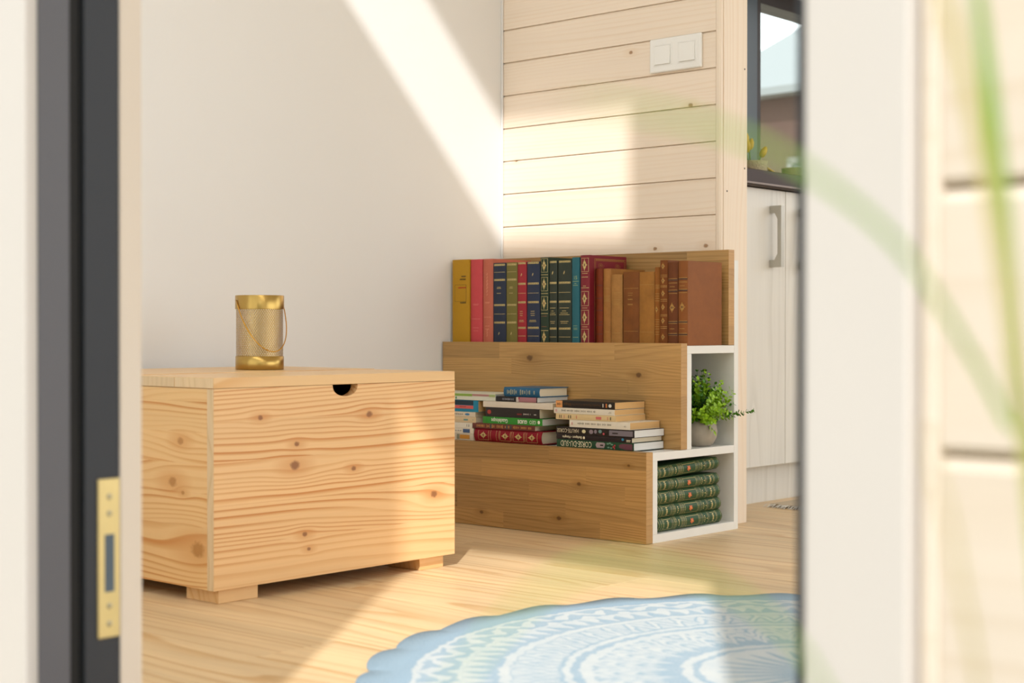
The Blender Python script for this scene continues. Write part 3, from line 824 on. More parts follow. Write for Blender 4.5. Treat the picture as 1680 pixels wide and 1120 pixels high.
# left stack, partly behind the chest
z = ZS
A = [('#cfc6b4', .0165, .2190, 'pages', 'thin booklet with orange picture at the bottom of the left stack', 'pic'),
     ('#e6ddc9', .0125, .2195, 'pages', 'cream paperback with blue label block in the left stack', 'blue'),
     ('#e9e2d0', .0135, .2150, 'pages', 'plain ivory paperback with dark number in the left stack', 'num'),
     ('#dcc59c', .0145, .2270, 'pages', 'tan-cream paperback in the left stack with blue-green print', 'teal'),
     ('#e3d5bb', .0120, .2250, 'pages', 'cream paperback with blue oval under the teal book', 'oval'),
     ('#1386a8', .0280, .2350, 'pages_tan', 'teal and navy paperback with coral stripe in the left stack', 'teal2')]
for c, th, xr, pg, lb, kind in A:
    b = lay('paperback_book', lb, .045, xr, z, th, cov(c), pg)
    h, t = b.h, b.t
    if kind == 'pic':
        b.patch('cover_picture', flat('#c98a2c'), -.005, .005, h - .045, h - .012); b.patch('cover_print', flat('#8a8a72'), -.006, .006, h - .055, h - .046)
    if kind == 'blue':
        b.patch('label_block', flat('#3d5a86'), -.0045, .0045, h - .035, h - .012)
        for k in range(4): b.patch('lettering', flat('#9d9a94'), -.0012, .0012, h - .045 - k * .008, h - .040 - k * .008)
    if kind == 'num': b.patch('lettering', flat('#57534d'), -.003, .003, h - .012, h - .010); b.patch('lettering', flat('#57534d'), -.003, .003, h - .018, h - .0165)
    if kind == 'teal': b.patch('lettering', flat('#6f9a94'), -.002, .002, h - .040, h - .026); b.patch('lettering', flat('#6d6247'), -.002, .001, h - .010, h - .0085)
    if kind == 'oval':
        b.poly('label_oval', flat('#4a87b0'), [(math.sin(2 * math.pi * i / 16) * .0028, h - .026 + math.cos(2 * math.pi * i / 16) * .008) for i in range(16)])
        for k in range(5): b.patch('lettering', flat('#7a7266'), -.0012, .0012, h - .045 - k * .006, h - .041 - k * .006)
    if kind == 'teal2':
        b.patch('navy_band', flat('#15303f'), -t / 2 + .0005, -.0025, 0, h - .016)
        b.patch('coral_stripe', flat('#d8605c'), -.0015, .0062, 0, h - .016)
        b.patch('lettering', flat('#a84642'), .0008, .0030, h - .062, h - .040)
    b.done(); z += th
zmag = max(z, .2985)
b = lay('magazine', 'white magazine with green and pink cover, top of the left stack', .045, .2905, zmag, .0165, cov('#dfe3d2'), 'pages_white')
h = b.h
for w0, w1, u0, u1, c in ((.10, .17, -.007, -.001, '#8fb04c'), (.17, .225, -.007, -.002, '#b5847c'), (.225, h, -.007, -.001, '#a9b878'), (.0, .1, -.007, -.004, '#c6cfb2'),
                          (.115, .119, .001, .006, '#4a9a58')):
    b.patch('cover_picture' + c[1:3], flat(c), u0, u1, w0, w1)
b.done()

# middle stack
z = ZS
b = lay('hardback_book', 'red hardback with gilt lozenges at the bottom of the middle stack', .2215, .4338, z, .031, leather('red boards', '#8c1626', .08, .4), hard=True, bulge=.005)
h = b.h
for c_ in (.030, .100, .142, .184):
    c_ = c_ / .2127 * h
    a = b.t / 2 * .74
    for w in (c_ - .0165, c_ + .0165): b.patch(G, M['gilt'], -a, a, w - .0005, w + .0005)
    b.patch(G, M['gilt'], a - .0004, a + .0006, c_ - .0165, c_ + .0165)
    pts = []
    for i in range(24):
        q = 2 * math.pi * i / 24; k = 1 / (abs(math.cos(q)) + abs(math.sin(q))) * (1 + .14 * math.cos(8 * q)); pts.append((math.sin(q) * .0075 * k, c_ + math.cos(q) * .0105 * k))
    b.poly(G, M['gilt'], pts)
    b.poly('tooling_gap', flat('#7a4030'), [(math.sin(2 * math.pi * i / 8) * .002, c_ + math.cos(2 * math.pi * i / 8) * .003) for i in range(8)])
for w in (.053, .072, .080, .1205, .1625): b.patch(G, M['gilt'], -b.t / 2 * .8, b.t / 2 * .8, w / .2127 * h - .0004, w / .2127 * h + .0004)
b.done(); z += .031
b = lay('paperback_book', 'brown paperback with gold lettering on the red hardback', .2165, .4151, z, .013, cov('#6e352c'))
h = b.h; gd = flat('#c08a4a')
b.glyphs(h * .66, h * .95, 0, .0075, gd, seed=3); b.glyphs(h * .07, h * .60, 0, .0092, gd, seed=4)
for w in (.30, .56, .62): b.patch('grey_block', flat('#4a4548'), -.005, .005, h * w - .003, h * w + .003)
b.done(); z += .013
b = lay('paperback_book', 'bright green paperback with white Guadeloupe lettering in the middle stack', .2500, .4375, z, .0165, cov('#2f8f2c'), 'pages_white')
h = b.h; wh = flat('#f0efe2')
b.text('Guadeloupe', h * .29, 0, .0135, mat=wh, bold=.012, sx=.80); b.text('GUIDE', h * .675, 0, .0115, mat=wh, bold=.03, sx=.88)
b.text('GEO', h * .845, 0, .0120, mat=wh, sx=.85); b.poly('logo_dot', wh, [(math.sin(2 * math.pi * i / 14) * .0042, h * .945 + math.cos(2 * math.pi * i / 14) * .0038) for i in range(14)])
b.patch('green_band', flat('#3d8f33'), -.0078, .0078, 0.002, .010); b.done(); z += .0165
b = lay('paperback_book', 'thick black paperback with red dot above the bright green one', .2590, .4291, z, .0225, cov('#26211f', .08), 'pages')
h = b.h
b.poly('red_dot', flat('#b0443a'), [(math.sin(2 * math.pi * i / 18) * .0052, .012 + math.cos(2 * math.pi * i / 18) * .0062) for i in range(18)])
b.patch('red_lettering', flat('#7a2a28'), .0006, .0044, h * .59, h * .68)
b.glyphs(h * .71, h * .84, .0018, .0050, flat('#c9c4b8'), seed=5); b.patch('lettering', flat('#8f8a80'), .0012, .003, h * .90, h * .945); b.done(); z += .0225
b = lay('booklet', 'coverless white booklet beneath the thin black book', .2510, .4690, z, .0145, cov('#e2d8c6'), 'pages'); b.done(); z += .0145
b = lay('paperback_book', 'thin black book with pink picture under the small blue hardback', .2925, .4216, z, .0125, cov('#1b191b'), 'pages_white', d=.113)
h = b.h
b.glyphs(h * .16, h * .44, 0, .0062, flat('#8d8d92'), seed=6); b.patch('lettering', flat('#8d8d92'), -.0012, .0012, .030, .046)
b.patch('white_block', flat('#cfc4ba'), -.0058, .0058, h * .50, h * .56); b.patch('pink_picture', flat('#a8747c'), -.0058, .0058, h * .56, h * .985)
b.patch('red_block', flat('#a32630'), -.0058, -.001, h * .555, h * .585); b.done(); z += .0125
b = lay('hardback_book', 'small thick blue hardback on top of the middle stack', .3170, .4276, z, .0225, cov('#155a80', .1), hard=True, bulge=.003, d=.108)
h = b.h; tg = flat('#9aa08c')
b.glyphs(h * .10, h * .88, 0, .0135, tg, seed=8, words=(6, 7)); b.done()

# right stack
z = ZS
b = lay('paperback_book', 'green guide reading CORSE-DU-SUD at the bottom of the right stack', .4815, .7025, z, .0175, cov('#15452f'), 'pages_white')
h = b.h; cr = flat('#efe6c6')
b.text('CORSE-DU-SUD', h * .258, -.0002, .0185, mat=cr, sx=.70)
def blob(b, key, col, w, u, rw, ru, n=14):
    b.poly(key, flat(col), [(u + math.sin(2 * math.pi * i / n) * ru, w + math.cos(2 * math.pi * i / n) * rw) for i in range(n)])
b.poly('tower_picture', flat('#a8979a'), [(-.006, h * .53), (0, h * .515), (.006, h * .53), (.006, h * .625), (-.004, h * .64), (-.006, h * .62)])
b.patch('tower_door', flat('#1b1a18'), -.0015, .0015, h * .575, h * .615)
for dw, du in ((-.006, -.004), (0, -.0055), (.006, -.003), (-.004, .004), (.004, .005)): blob(b, 'sprig_picture', '#6f9c83', h * .70 + dw, du, .0035, .0018)
for dw, du in ((.0, .002), (.003, .005), (.004, -.001)): blob(b, 'berry_picture', '#b8444a', h * .745 + dw, du, .0022, .0022)
b.poly('urchin_picture', flat('#6a3f4c'), [(-.006, h * .985), (.007, h * .985), (.007, h * .90), (.003, h * .82), (-.003, h * .815), (-.006, h * .86)])
b.done(); z += .0175
b = lay('paperback_book', 'slim black guide reading Budapest - Hongrie in the right stack', .4805, .6972, z, .0115, cov('#1e181d'), 'pages')
h = b.h
b.text('Budapest - Hongrie', h * .215, 0, .0082, mat=cr, bold=.012, sx=.88); blob(b, 'dot', '#efe6c6', h * .375, 0, .0030, .0032)
blob(b, 'blue_mark', '#2f86a8', h * .885, -.001, .0036, .003); b.patch('lettering', flat('#7c7a6c'), -.0006, .0006, h * .93, h * .985); b.patch('lettering', flat('#7c7a6c'), .0022, .0034, h * .93, h * .98)
b.done(); z += .0115
b = lay('paperback_book', 'black guide reading HAUTE-CORSE in the right stack', .4795, .7040, z, .0170, cov('#1c191a'), 'pages_white')
h = b.h
b.text('HAUTE-CORSE', h * .155, -.0005, .0128, mat=flat('#dccfb0'), sx=.76)
blob(b, 'flower_picture', '#d8d2a8', h * .365, 0, .0055, .0042); blob(b, 'shell_picture', '#8c8088', h * .46, 0, .006, .005); blob(b, 'shell_picture', '#8c8088', h * .515, -.001, .004, .0045)
blob(b, 'sprig_picture', '#6f8f8c', h * .575, -.002, .005, .004); blob(b, 'berry_picture', '#b8505a', h * .62, .003, .003, .0026)
b.patch('village_picture', flat('#77717a'), -.006, .006, h * .69, h * .985); b.patch('village_door', flat('#2c292c'), -.001, .002, h * .73, h * .80); b.done(); z += .0170
wt = cov('#e3dccb'); ink = flat('#8d8674')
b = lay('paperback_book', 'white paperback set back to the right above HAUTE-CORSE', .5190, .6921, z, .0165, wt, 'pages_tan')
h = b.h
b.glyphs(h * .14, h * .70, -.001, .0052, ink, seed=9); b.text('19·', h * .92, .0005, .006, mat=flat('#6d675a')); b.patch('pink_mark', flat('#d3a49c'), -.003, .003, .006, .010); b.done(); z += .0165
b = lay('paperback_book', 'cream paperback with pink print below the white one', .4785, .6522, z, .0135, cov('#dcc493'), 'pages_tan')
h = b.h
for w, c in ((.065, '#6c5f42'), (.095, '#6c5f42'), (.145, '#c98a72'), (.22, '#4f4836'), (.255, '#4f4836'), (.355, '#cc7a68'), (.87, '#d0937c'), (.92, '#5f553c')):
    b.patch('print' + c[1:3], flat(c), -.0035, .0035, h * w - .0012, h * w + .0012)
b.patch('pink_print', flat('#d0726c'), -.003, .003, h * .68, h * .77); b.done(); z += .0135
b = lay('paperback_book', 'white paperback directly below the black and orange one', .4728, .6487, z, .0135, wt, 'pages_tan')
h = b.h
b.glyphs(h * .13, h * .70, -.0004, .0052, ink, seed=10); b.text('187', h * .93, 0, .0062, mat=flat('#5f5a4e')); b.patch('pink_mark', flat('#d9aea8'), -.003, .003, .004, .010); b.done(); z += .0135
b = lay('paperback_book', 'black paperback with orange end, top of the right stack', .4785, .6496, z, .0165, cov('#1f1d1c'), 'pages_tan')
h = b.h
b.patch('orange_block', flat('#e2a163'), -.0078, .0078, .0002, h * .115); b.glyphs(h * .025, h * .095, 0, .0062, flat('#5a3d20'), seed=11)
b.text('Bilingue', h * .205, 0, .0078, mat=flat('#cfc6b4'), bold=.02, sx=.9); b.text('Nouvelles Allemandes d’aujourd’hui', h * .52, 0, .0070, mat=flat('#b09c68'), sx=.82)
b.patch('white_mark', flat('#d8d2c6'), -.004, .004, h * .80, h * .815); b.patch('flag_red', flat('#b54a34'), -.0045, .0045, h * .850, h * .862); b.patch('flag_gold', flat('#d89a4a'), -.0045, .0045, h * .863, h * .875)
blob(b, 'round_mark', '#e0dccf', h * .925, 0, .0045, .004); b.done()

# five green leather volumes in the lower cubby, spines to the open end
gl = leather('green leather', '#33502f', .18, .35, 60)
z = t_ + .0018
GV = [(.0305, -.3075, 'green gilt leather volume at the bottom of the cubby pile'),
      (.0290, -.3120, 'green gilt leather volume second from the bottom of the pile'),
      (.0300, -.3160, 'green gilt leather volume in the middle of the cubby pile'),
      (.0270, -.3190, 'green gilt leather volume second from the top of the pile'),
      (.0280, -.3200, 'green gilt leather volume tilted on top of the pile')]
for i, (th, y0, lb) in enumerate(GV):
    h_ = .2515
    tilt = 2.0 if i == 4 else 0
    b = Book('leather_volume', lb, th - .0006, h_, .165, gl, M['pages'], .0085, .0025, .003, 'green volumes in the lower cubby',
             (SX - .008, y0, z + th / 2 + (.0004 if i == 4 else 0)), (0, R(90 - tilt), R(90)))
    h = b.h; a = b.t / 2 * .93; gm_ = M['gilt']
    def bar(w, th_=.0009, key=G, m_=None): b.patch(key, m_ or gm_, -a, a, w * h - th_ / 2, w * h + th_ / 2)
    for w in (.012, .045, .075, .09, .205, .225, .25, .265, .28, .36, .375, .395, .41, .645, .665, .68, .695, .775, .79, .805, .905, .92, .985): bar(w)
    for w in (.212, .385, .672, .798): bar(w, .0042, 'raised_band', flat('#3a4a26'))
    for w0, w1 in ((.095, .2), (.815, .9)):
        for q in (-1, 1): b.patch(G, gm_, q * a * .8 - .0004, q * a * .8 + .0004, w0 * h, w1 * h)
        for u in (-.0075, -.0035, 0, .0035, .0075): b.poly(G, gm_, [(u - .0016, (w0 + w1) / 2 * h), (u, (w0 + w1) / 2 * h - .0042), (u + .0016, (w0 + w1) / 2 * h), (u, (w0 + w1) / 2 * h + .0042)])
    for q in (-1, 1): b.patch(G, gm_, q * a * .78 - .0004, q * a * .78 + .0004, .43 * h, .63 * h)
    bar(.432, .0009); bar(.628, .0009)
    for u in (-.006, -.002, .002, .006): b.patch('lettering', gm_, u - .0014, u + .0012, .715 * h, .725 * h); b.patch('lettering', gm_, u - .0014, u + .0012, .31 * h, .322 * h)
    blob(b, 'volume_number', '#a89a62', .755 * h, 0, .003, .0015, 8)
    pts = []
    for k in range(20):
        q = 2 * math.pi * k / 20; r_ = .0075 * (.62 + .38 * abs(math.cos(2.5 * q))); pts.append((math.cos(q) * r_ * .9, .515 * h + math.sin(q) * r_))
    b.poly('emblem', flat('#d2693a'), pts)
    b.poly('emblem_heart', flat('#dd9a4c'), [(math.sin(2 * math.pi * k / 8) * .0024, .515 * h + math.cos(2 * math.pi * k / 8) * .0022) for k in range(8)])
    b.done(); z += th

# ------------------------------------------------------------------ potted plant in the upper cubby
pc = (.7035, -.0975)
pp = thing('potted_plant', 'bushy green plant in a round stone pot inside the white cubby', 'potted plant', (pc[0], pc[1], ZT1 + .0005))
stone = plain('rough stone', '#a59b8c', .85, var=.14, scale=70, bump=.3)
lathe('pot', [(0, 0), (.026, 0), (.033, .006), (.040, .019), (.0425, .033), (.040, .048), (.034, .059), (.029, .0635), (.0265, .0625), (.0265, .05), (0, .05)], stone, pp, 40)
lathe('soil', [(0, .0525), (.0262, .0520)], plain('dark moss', '#2d3320', .9, bump=.3), pp, 20)
lf = [plain('bright leaf', '#92bd1e', .45, var=.2, scale=60), plain('mid leaf', '#4c8420', .45, var=.2, scale=60), plain('dark leaf', '#2b5227', .45, var=.2, scale=60)]
rp = random.Random(11)


def sprig(p0, dirv, length, mats, name='sprig', leafsize=.0135, n=7):
    vs, fs, mi = [], [], []
    d = Vector(dirv).normalized(); side = d.cross(Vector((0, 0, 1)))
    if side.length < .1: side = Vector((1, 0, 0))
    side.normalize(); nor = side.cross(d).normalized()
    p0 = Vector(p0); pts = [p0 + d * length * s / 8 + Vector((0, 0, -.006 * (s / 8) ** 2)) for s in range(9)]
    for s in range(8):                                            # thin stem
        k = len(vs)
        for q in (pts[s], pts[s + 1]):
            for o_ in (side * .0005, nor * .0005, side * -.0005): vs.append(tuple(q + o_))
        for a, c in ((0, 1), (1, 2), (2, 0)): fs.append((k + a, k + c, k + 3 + c, k + 3 + a))
    for j in range(n):
        f = .35 + .65 * j / (n - 1); q = p0 + d * length * f + Vector((0, 0, -.006 * f * f))
        for sg in (-1, 1):
            ang = rp.uniform(0, math.pi); sdir = (side * math.cos(ang) + nor * math.sin(ang)) * sg
            ld = (sdir * .8 + d * rp.uniform(.35, .8)).normalized(); L_ = leafsize * rp.uniform(.75, 1.15) * (1 - .35 * (j / n))
            wv = ld.cross(d)
            wv = wv.normalized() if wv.length > .05 else side
            up_ = wv.cross(ld).normalized(); k = len(vs)
            for a, w_, hh in ((0, 0, 0), (.35, .30, .06), (.7, .30, .08), (1, 0, 0), (.7, -.30, .08), (.35, -.30, .06), (.5, 0, -.02)):
                vs.append(tuple(q + ld * L_ * a + wv * L_ * w_ + up_ * L_ * hh))
            for a in range(6): fs.append((k + 6, k + a, k + (a + 1) % 6))
    mesh(name, vs, fs, mats, pp, True)


c0 = Vector((0, 0, .060))
for i in range(190):
    th = rp.uniform(0, 2 * math.pi); ph = rp.uniform(-.15, 1.0)
    d = Vector((math.cos(th) * math.cos(ph * 1.5), math.sin(th) * math.cos(ph * 1.5), .25 + math.sin(ph * 1.5)))
    d.normalize()
    L_ = rp.uniform(.058, .092) * (1.0 + .5 * max(0, d.z))
    # stay inside the cubby: clip lengths by its side walls
    lim = []
    if d.y > .02: lim.append((-t_ - .010 - pc[1]) / d.y)
    if d.y < -.02: lim.append((Y2 + TB + t_ + .010 - pc[1]) / d.y)
    if d.z > .02: lim.append((ZT2 - t_ - .014 - (ZT1 + .06)) / d.z)
    L_ = min([L_] + lim) - .004
    if L_ < .025: continue
    b0 = c0 + Vector((d.x, d.y, 0)) * .012
    front = d.x + d.z * .5
    sprig(b0, d, L_ - .012, lf[0] if front > rp.uniform(.1, 1.0) else (lf[1] if rp.random() < .55 else lf[2]), n=6)
sprig(c0 + Vector((.012, .0, .0)), (.16, .24, .60), .105, lf[0], leafsize=.009, n=7)
sprig(c0 + Vector((.02, .012, .0)), (.50, .80, .22), .115, lf[1], leafsize=.0125, n=12)
sprig(c0 + Vector((.02, -.006, .0)), (.8, -.25, -.45), .045, lf[0], leafsize=.010, n=5)

# ------------------------------------------------------------------ double light switch
sw = thing('light_switch', 'white double rocker light switch on the wood cladding', 'light switch', (.570, 0, 1.1395))
bm = bmesh.new(); add_box(bm, -.0765, .0765, -.009, 0.0, -.0415, .0415, .004, 3)
from_bm('frame', bm, M['white_plastic'], sw)
for sx_ in (-.036, .036):
    fr = boxes('surround', [(sx_ - .028, sx_ + .028, -.0098, -.0085, .0235, .0265), (sx_ - .028, sx_ + .028, -.0098, -.0085, -.0265, -.0235),
                            (sx_ - .028, sx_ - .0235, -.0098, -.0085, -.0235, .0235), (sx_ + .0235, sx_ + .028, -.0098, -.0085, -.0235, .0235)], M['white_plastic'], sw, bev=.0004)
    bm = bmesh.new(); add_box(bm, sx_ - .0228, sx_ + .0228, -.0135, -.0085, -.0228, .0228, .0012, 2)
    for v in bm.verts:
        if v.co.y < -.011: v.co.y += (v.co.z + .0228) * .055
    from_bm('rocker', bm, M['white_plastic'], sw)

# ------------------------------------------------------------------ round rug
RR = .615; RC = (1.687, -1.23)
rm = MT('mandala rug', 0.95, spec=.1); x, y, z_ = rm.obj()
r = (x * x + y * y).sqrt() / RR
th = y.op('ARCTAN2', x)
nz = rm.noise(rm.vec(x, y, z_), 55, 2)
n2 = rm.noise(rm.vec(x, y, z_ + 3.0), 24, 3)
r = r + (nz - .5) * .03
th = th + (n2 - .5) * .06
def ringl(c, w): return (r - c).abs().lt(w, .006)
def band(a, b_): return r.gt(a, .006) * r.lt(b_, .006)
def wav(n, ph=0.0): return (th * n + ph).sin()
def saw(n, ph=0.0): return ((th * (n / (2 * math.pi)) + ph).fract() - .5).abs() * 2
mk = ringl(.895, .007)
mk = mk.max(band(.80, .89) * ((wav(84) * .5 + (r * 90 + wav(42) * 2).sin() * .7 + nz - .5).gt(.12, .25)))
mk = mk.max(ringl(.795, .006))
mk = mk.max(band(.725, .79) * saw(88).lt((r - .72) / .075, .25))
mk = mk.max(ringl(.70, .012))
mk = mk.max(band(.585, .685) * ((r - .585) / .1 - saw(56) * .9).abs().lt(.16, .1))
mk = mk.max(band(.585, .685) * ((r - .585) / .1 - saw(56) * .9).abs().gt(.38, .15) * .75)
mk = mk.max(ringl(.565, .009))
mk = mk.max(ringl(.52, .014))
sc = (th * 15).sin().abs()
for a_ in (0.0, .045, .09):
    mk = mk.max(band(.30, .51) * (r - (sc * .085 + .345 + a_ * .95)).abs().lt(.013, .012))
mk = mk.max(band(.36, .51) * ((wav(110) + (r * 120).sin()).gt(.35, .4)) * .8)
mk = mk.max(ringl(.30, .012)).max(ringl(.25, .02))
mk = mk.max(band(.06, .24) * saw(28).lt(((r - .06) / .2) * 1.0, .15))
weave = rm.noise(rm.vec(x * 420, y * 420, z_ * 10), 1.0, 1)
mk = (mk * .66 + (weave - .5) * .5 + (n2 - .5) * .5 * r.lt(.89, .01) * r.lt(.9, .01) + r.lt(.9, .01) * .16).sat()
blue = rm.mix(weave, lin('#869fb2'), lin('#a1b7c6'))
rm.base(rm.mix(mk, blue, lin('#c9cdcc')))
rm.bump(weave, .6, .002)
vs, fs = [], []; NT, NR = 312, 10
for ring_ in range(NR + 1):
    for i in range(NT):
        a = 2 * math.pi * i / NT; sca = abs(math.sin(a * 13 + .4)) ** .8
        rad = (RR - .006 + .020 * sca) if ring_ == NR else (RR * .93 * ring_ / (NR - 1) if ring_ < NR else 0)
        if ring_ == 0: rad = .004
        zz = .0065 + (.0022 * math.sin(a * 26 + 1) * (ring_ == NR)) - (.0015 if ring_ == NR else 0)
        vs.append((rad * math.cos(a), rad * math.sin(a), zz))
for i in range(NT):
    vs.append((vs[NR * NT + i][0], vs[NR * NT + i][1], .0006))
for ring_ in range(NR + 1):
    for i in range(NT):
        j = (i + 1) % NT; fs.append((ring_ * NT + i, ring_ * NT + j, (ring_ + 1) * NT + j, (ring_ + 1) * NT + i)[::-1])
fs.append(tuple(range(NT)))
rug = mesh('round_rug', vs, fs, rm.m, None, True); rug.location = (RC[0], RC[1], 0)
tag(rug, 'round pale blue rug with white mandala pattern and scalloped edge', 'rug')

# ------------------------------------------------------------------ kitchen beyond the partition
KF = .535
ky0, ky1 = PT + .004, 1.0
kc = thing('base_cabinet', 'whitewashed kitchen base cabinet with two steel bow handles', 'cabinet', (0, 0, 0))
box('carcass', .03, KF - .021, ky0, ky1, .105, .845, M['whitewash'], kc)
for a, b_, hy in ((ky0, .5568, .4845), (.5592, ky1, .637)):
    dr = box('door', KF - .02, KF, a, b_, .105, .845, M['whitewash'], kc, bev=.001)
    z0, z1 = .637, .801
    bm = bmesh.new()
    def pris(pr):
        va = [bm.verts.new((p, hy - .008, q)) for p, q in pr]; vb = [bm.verts.new((p, hy + .008, q)) for p, q in pr]
        bm.faces.new(va); bm.faces.new(vb[::-1])
        for i in range(len(pr)):
            j = (i + 1) % len(pr); bm.faces.new((va[j], va[i], vb[i], vb[j]))
    pris([(KF + .0245, z0), (KF + .036, z0), (KF + .036, z1), (KF + .0245, z1)])
    pris([(KF - .0005, z1 - .019), (KF + .015, z1 - .019), (KF + .0246, z1 - .036), (KF + .0246, z1), (KF - .0005, z1)])
    pris([(KF - .0005, z0), (KF + .0246, z0), (KF + .0246, z0 + .036), (KF + .015, z0 + .019), (KF - .0005, z0 + .019)])
    from_bm('handle', bm, M['steel'], dr)
box('plinth', .45, .4855, ky0, ky1, 0, .1045, M['whitewash'], kc)
kc2 = thing('base_cabinet', 'farther whitewashed kitchen base cabinet past the first', 'cabinet')
box('carcass', .03, KF - .021, ky1 + .002, 2.2, .105, .845, M['whitewash'], kc2)
box('door', KF - .02, KF, ky1 + .003, 1.6, .105, .845, M['whitewash'], kc2, bev=.001)
box('door', KF - .02, KF, 1.603, 2.2, .105, .845, M['whitewash'], kc2, bev=.001)
box('plinth', .45, .4855, ky1 + .002, 2.2, 0, .1045, M['whitewash'], kc2)
wtp = tag(box('kitchen_worktop', .002, .562, ky0, 2.2, .8475, .8895, M['worktop'], bev=.002), 'dark brown worktop on the whitewashed kitchen cabinets', 'worktop')
box('edge_strip', .5622, .5635, ky0 + .001, 2.199, .851, .8555, flat('#8a7a70'), wtp)
spb = tag(box('splashback', .0005, .012, ky0, WY0 - .012, .892, 1.60, M['dark_grey']), 'dark grey splashback panel behind the mugs', 'splashback')
wc = thing('wall_cabinet', 'dark brown wall cupboard above the kitchen window', 'cabinet', (0, .5, 1.63))
box('carcass', .002, .30, .12 - .5, 1.9, 0, .55, M['dark_brown'], wc)
for k in range(4): box('door', .3005, .318, .125 - .5 + k * .56, .125 - .5 + k * .56 + .556, .002, .548, M['dark_brown'], wc, bev=.001)
# kitchen window
wn = thing('window_1', 'dark framed kitchen window above the worktop', 'window', (0, 1.25, .92)); wn['kind'] = 'structure'
boxes('window_frame', [(-.09, -.004, 0, .035, 0, .68), (-.09, -.004, 1.06, 1.10, 0, .68), (-.09, -.004, .035, 1.06, .63, .68), (-.09, -.004, .035, 1.06, 0, .02)], M['dark_brown'], wn, bev=.001)
gm2 = bpy.data.materials.new('window glass'); gm2.use_nodes = True; nt = gm2.node_tree; nt.nodes.clear()
o_ = nt.nodes.new('ShaderNodeOutputMaterial'); mx = nt.nodes.new('ShaderNodeMixShader'); tr = nt.nodes.new('ShaderNodeBsdfTransparent'); gs = nt.nodes.new('ShaderNodeBsdfGlossy')
tr.inputs[0].default_value = (.93, .96, .95, 1); gs.inputs['Roughness'].default_value = .02
mx.inputs[0].default_value = .07; nt.links.new(tr.outputs[0], mx.inputs[1]); nt.links.new(gs.outputs[0], mx.inputs[2]); nt.links.new(mx.outputs[0], o_.inputs[0])
box('pane', -.052, -.048, .033, 1.062, .018, .632, gm2, wn)

# mugs
mugm = MT('woven stoneware', .5); mx_, my_, mz_ = mugm.obj()
vo = mugm.n('ShaderNodeTexVoronoi'); vo.inputs['Scale'].default_value = 190
mugm.link(mugm.vec(mx_, my_, mz_), vo.inputs['Vector']); mugm.base(lin('#c9b390')); mugm.bump(vo.outputs['Distance'], .8, .002)
gold = plain('gold rim', '#c9a75e', .25, .9)
def mug(label, loc, hd):
    o = thing('mug', label, 'mug', loc, group=None)
    lathe('cup', [(0, 0), (.038, 0), (.041, .003), (.049, .090), (.050, .093), (.047, .092), (.039, .006), (0, .006)], mugm.m, o, 40)
    pts = [Vector((math.cos(hd), math.sin(hd), 0)) * (.044 + .034 * math.sin(math.pi * i / 12)) + Vector((0, 0, .014 + .062 * i / 12)) for i in range(13)]
    tube('handle', pts, .0042, gold, o, 8)
    return o
mugA, mugB = (.185, .935, .890), (.185, 1.20, .890)
mug('beige textured mug holding yellow tulips on the worktop', mugA, math.atan2(rt.y, rt.x))
mug('beige textured mug alone on the worktop beside the window', mugB, math.atan2(rt.y, rt.x) + .4)
tl = thing('tulip_bouquet', 'yellow tulips standing in the beige mug', 'flowers', (mugA[0], mugA[1], .8965))
ym = plain('yellow petal', '#e0a312', .5, var=.15, scale=60); sm_ = plain('tulip stem', '#5d7a3a', .5)
for i, (a, ln_, s) in enumerate(((.2, .150, .10), (1.3, .138, .28), (2.4, .145, .2), (3.6, .135, .3), (4.6, .128, .34), (5.6, .122, .42), (0.9, .115, .55), (5.2, .105, .62))):
    tip = Vector((math.cos(a) * s * .11 - rt.x * .030, math.sin(a) * s * .11 - rt.y * .030, ln_))
    tube('stem', [Vector((math.cos(a) * .01, math.sin(a) * .01, .001)), tip * .5 + Vector((0, 0, .01)), tip - Vector((0, 0, .012))], .0022, sm_, tl, 6)
    bl = lathe('bloom', [(0, 0), (.0075, .004), (.0105, .014), (.0092, .026), (.0045, .036), (.0, .038)], ym, tl, 12)
    bl.location = tip - Vector((0, 0, .014)); bl.rotation_euler = (-math.sin(a) * s * .9, math.cos(a) * s * .9, 0)
for i in range(7):
    a = i * .9; vs = []
    for k in range(5):
        f = k / 4; rr_ = .012 + .045 * f * (.6 + .4 * (i % 3) / 2); w_ = .007 * math.sin(math.pi * (f * .8 + .15)); c_, s_ = math.cos(a), math.sin(a)
        zz = .06 + .05 * f - .022 * f * f
        vs += [(c_ * rr_ - s_ * w_, s_ * rr_ + c_ * w_, zz), (c_ * rr_, s_ * rr_, zz - .003), (c_ * rr_ + s_ * w_, s_ * rr_ - c_ * w_, zz)]
    mesh('leaf', vs, [(3 * k + q, 3 * k + q + 1, 3 * k + q + 4, 3 * k + q + 3) for k in range(4) for q in (0, 1)], sm_, tl, True)

# fringed kitchen mat
km = thing('kitchen_mat', 'pale woven floor mat with white fringe by the kitchen plinth', 'rug', (.56, .44, 0))
box('mat', 0, .60, 0, .9, .0005, .008, plain('woven mat', '#c9b79d', .95, var=.1, scale=90, bump=.4), km, bev=.002)
vs, fs = [], []
for i in range(150):
    x = .002 + .596 * i / 149; L_ = random.uniform(.022, .036); dx = random.uniform(-.008, .008); k = len(vs); hz = random.uniform(.003, .010)
    vs += [(x - .002, .002, .007), (x + .002, .002, .007), (x + dx * .5 - .002, -L_ * .5, hz), (x + dx * .5 + .002, -L_ * .5, hz), (x + dx - .001, -L_, .0015), (x + dx + .001, -L_, .0015)]
    fs += [(k, k + 1, k + 3, k + 2), (k + 2, k + 3, k + 5, k + 4)]
fg = mesh('fringe', vs, fs, plain('white yarn', '#e9e4da', .9), km); fg['kind'] = 'stuff'

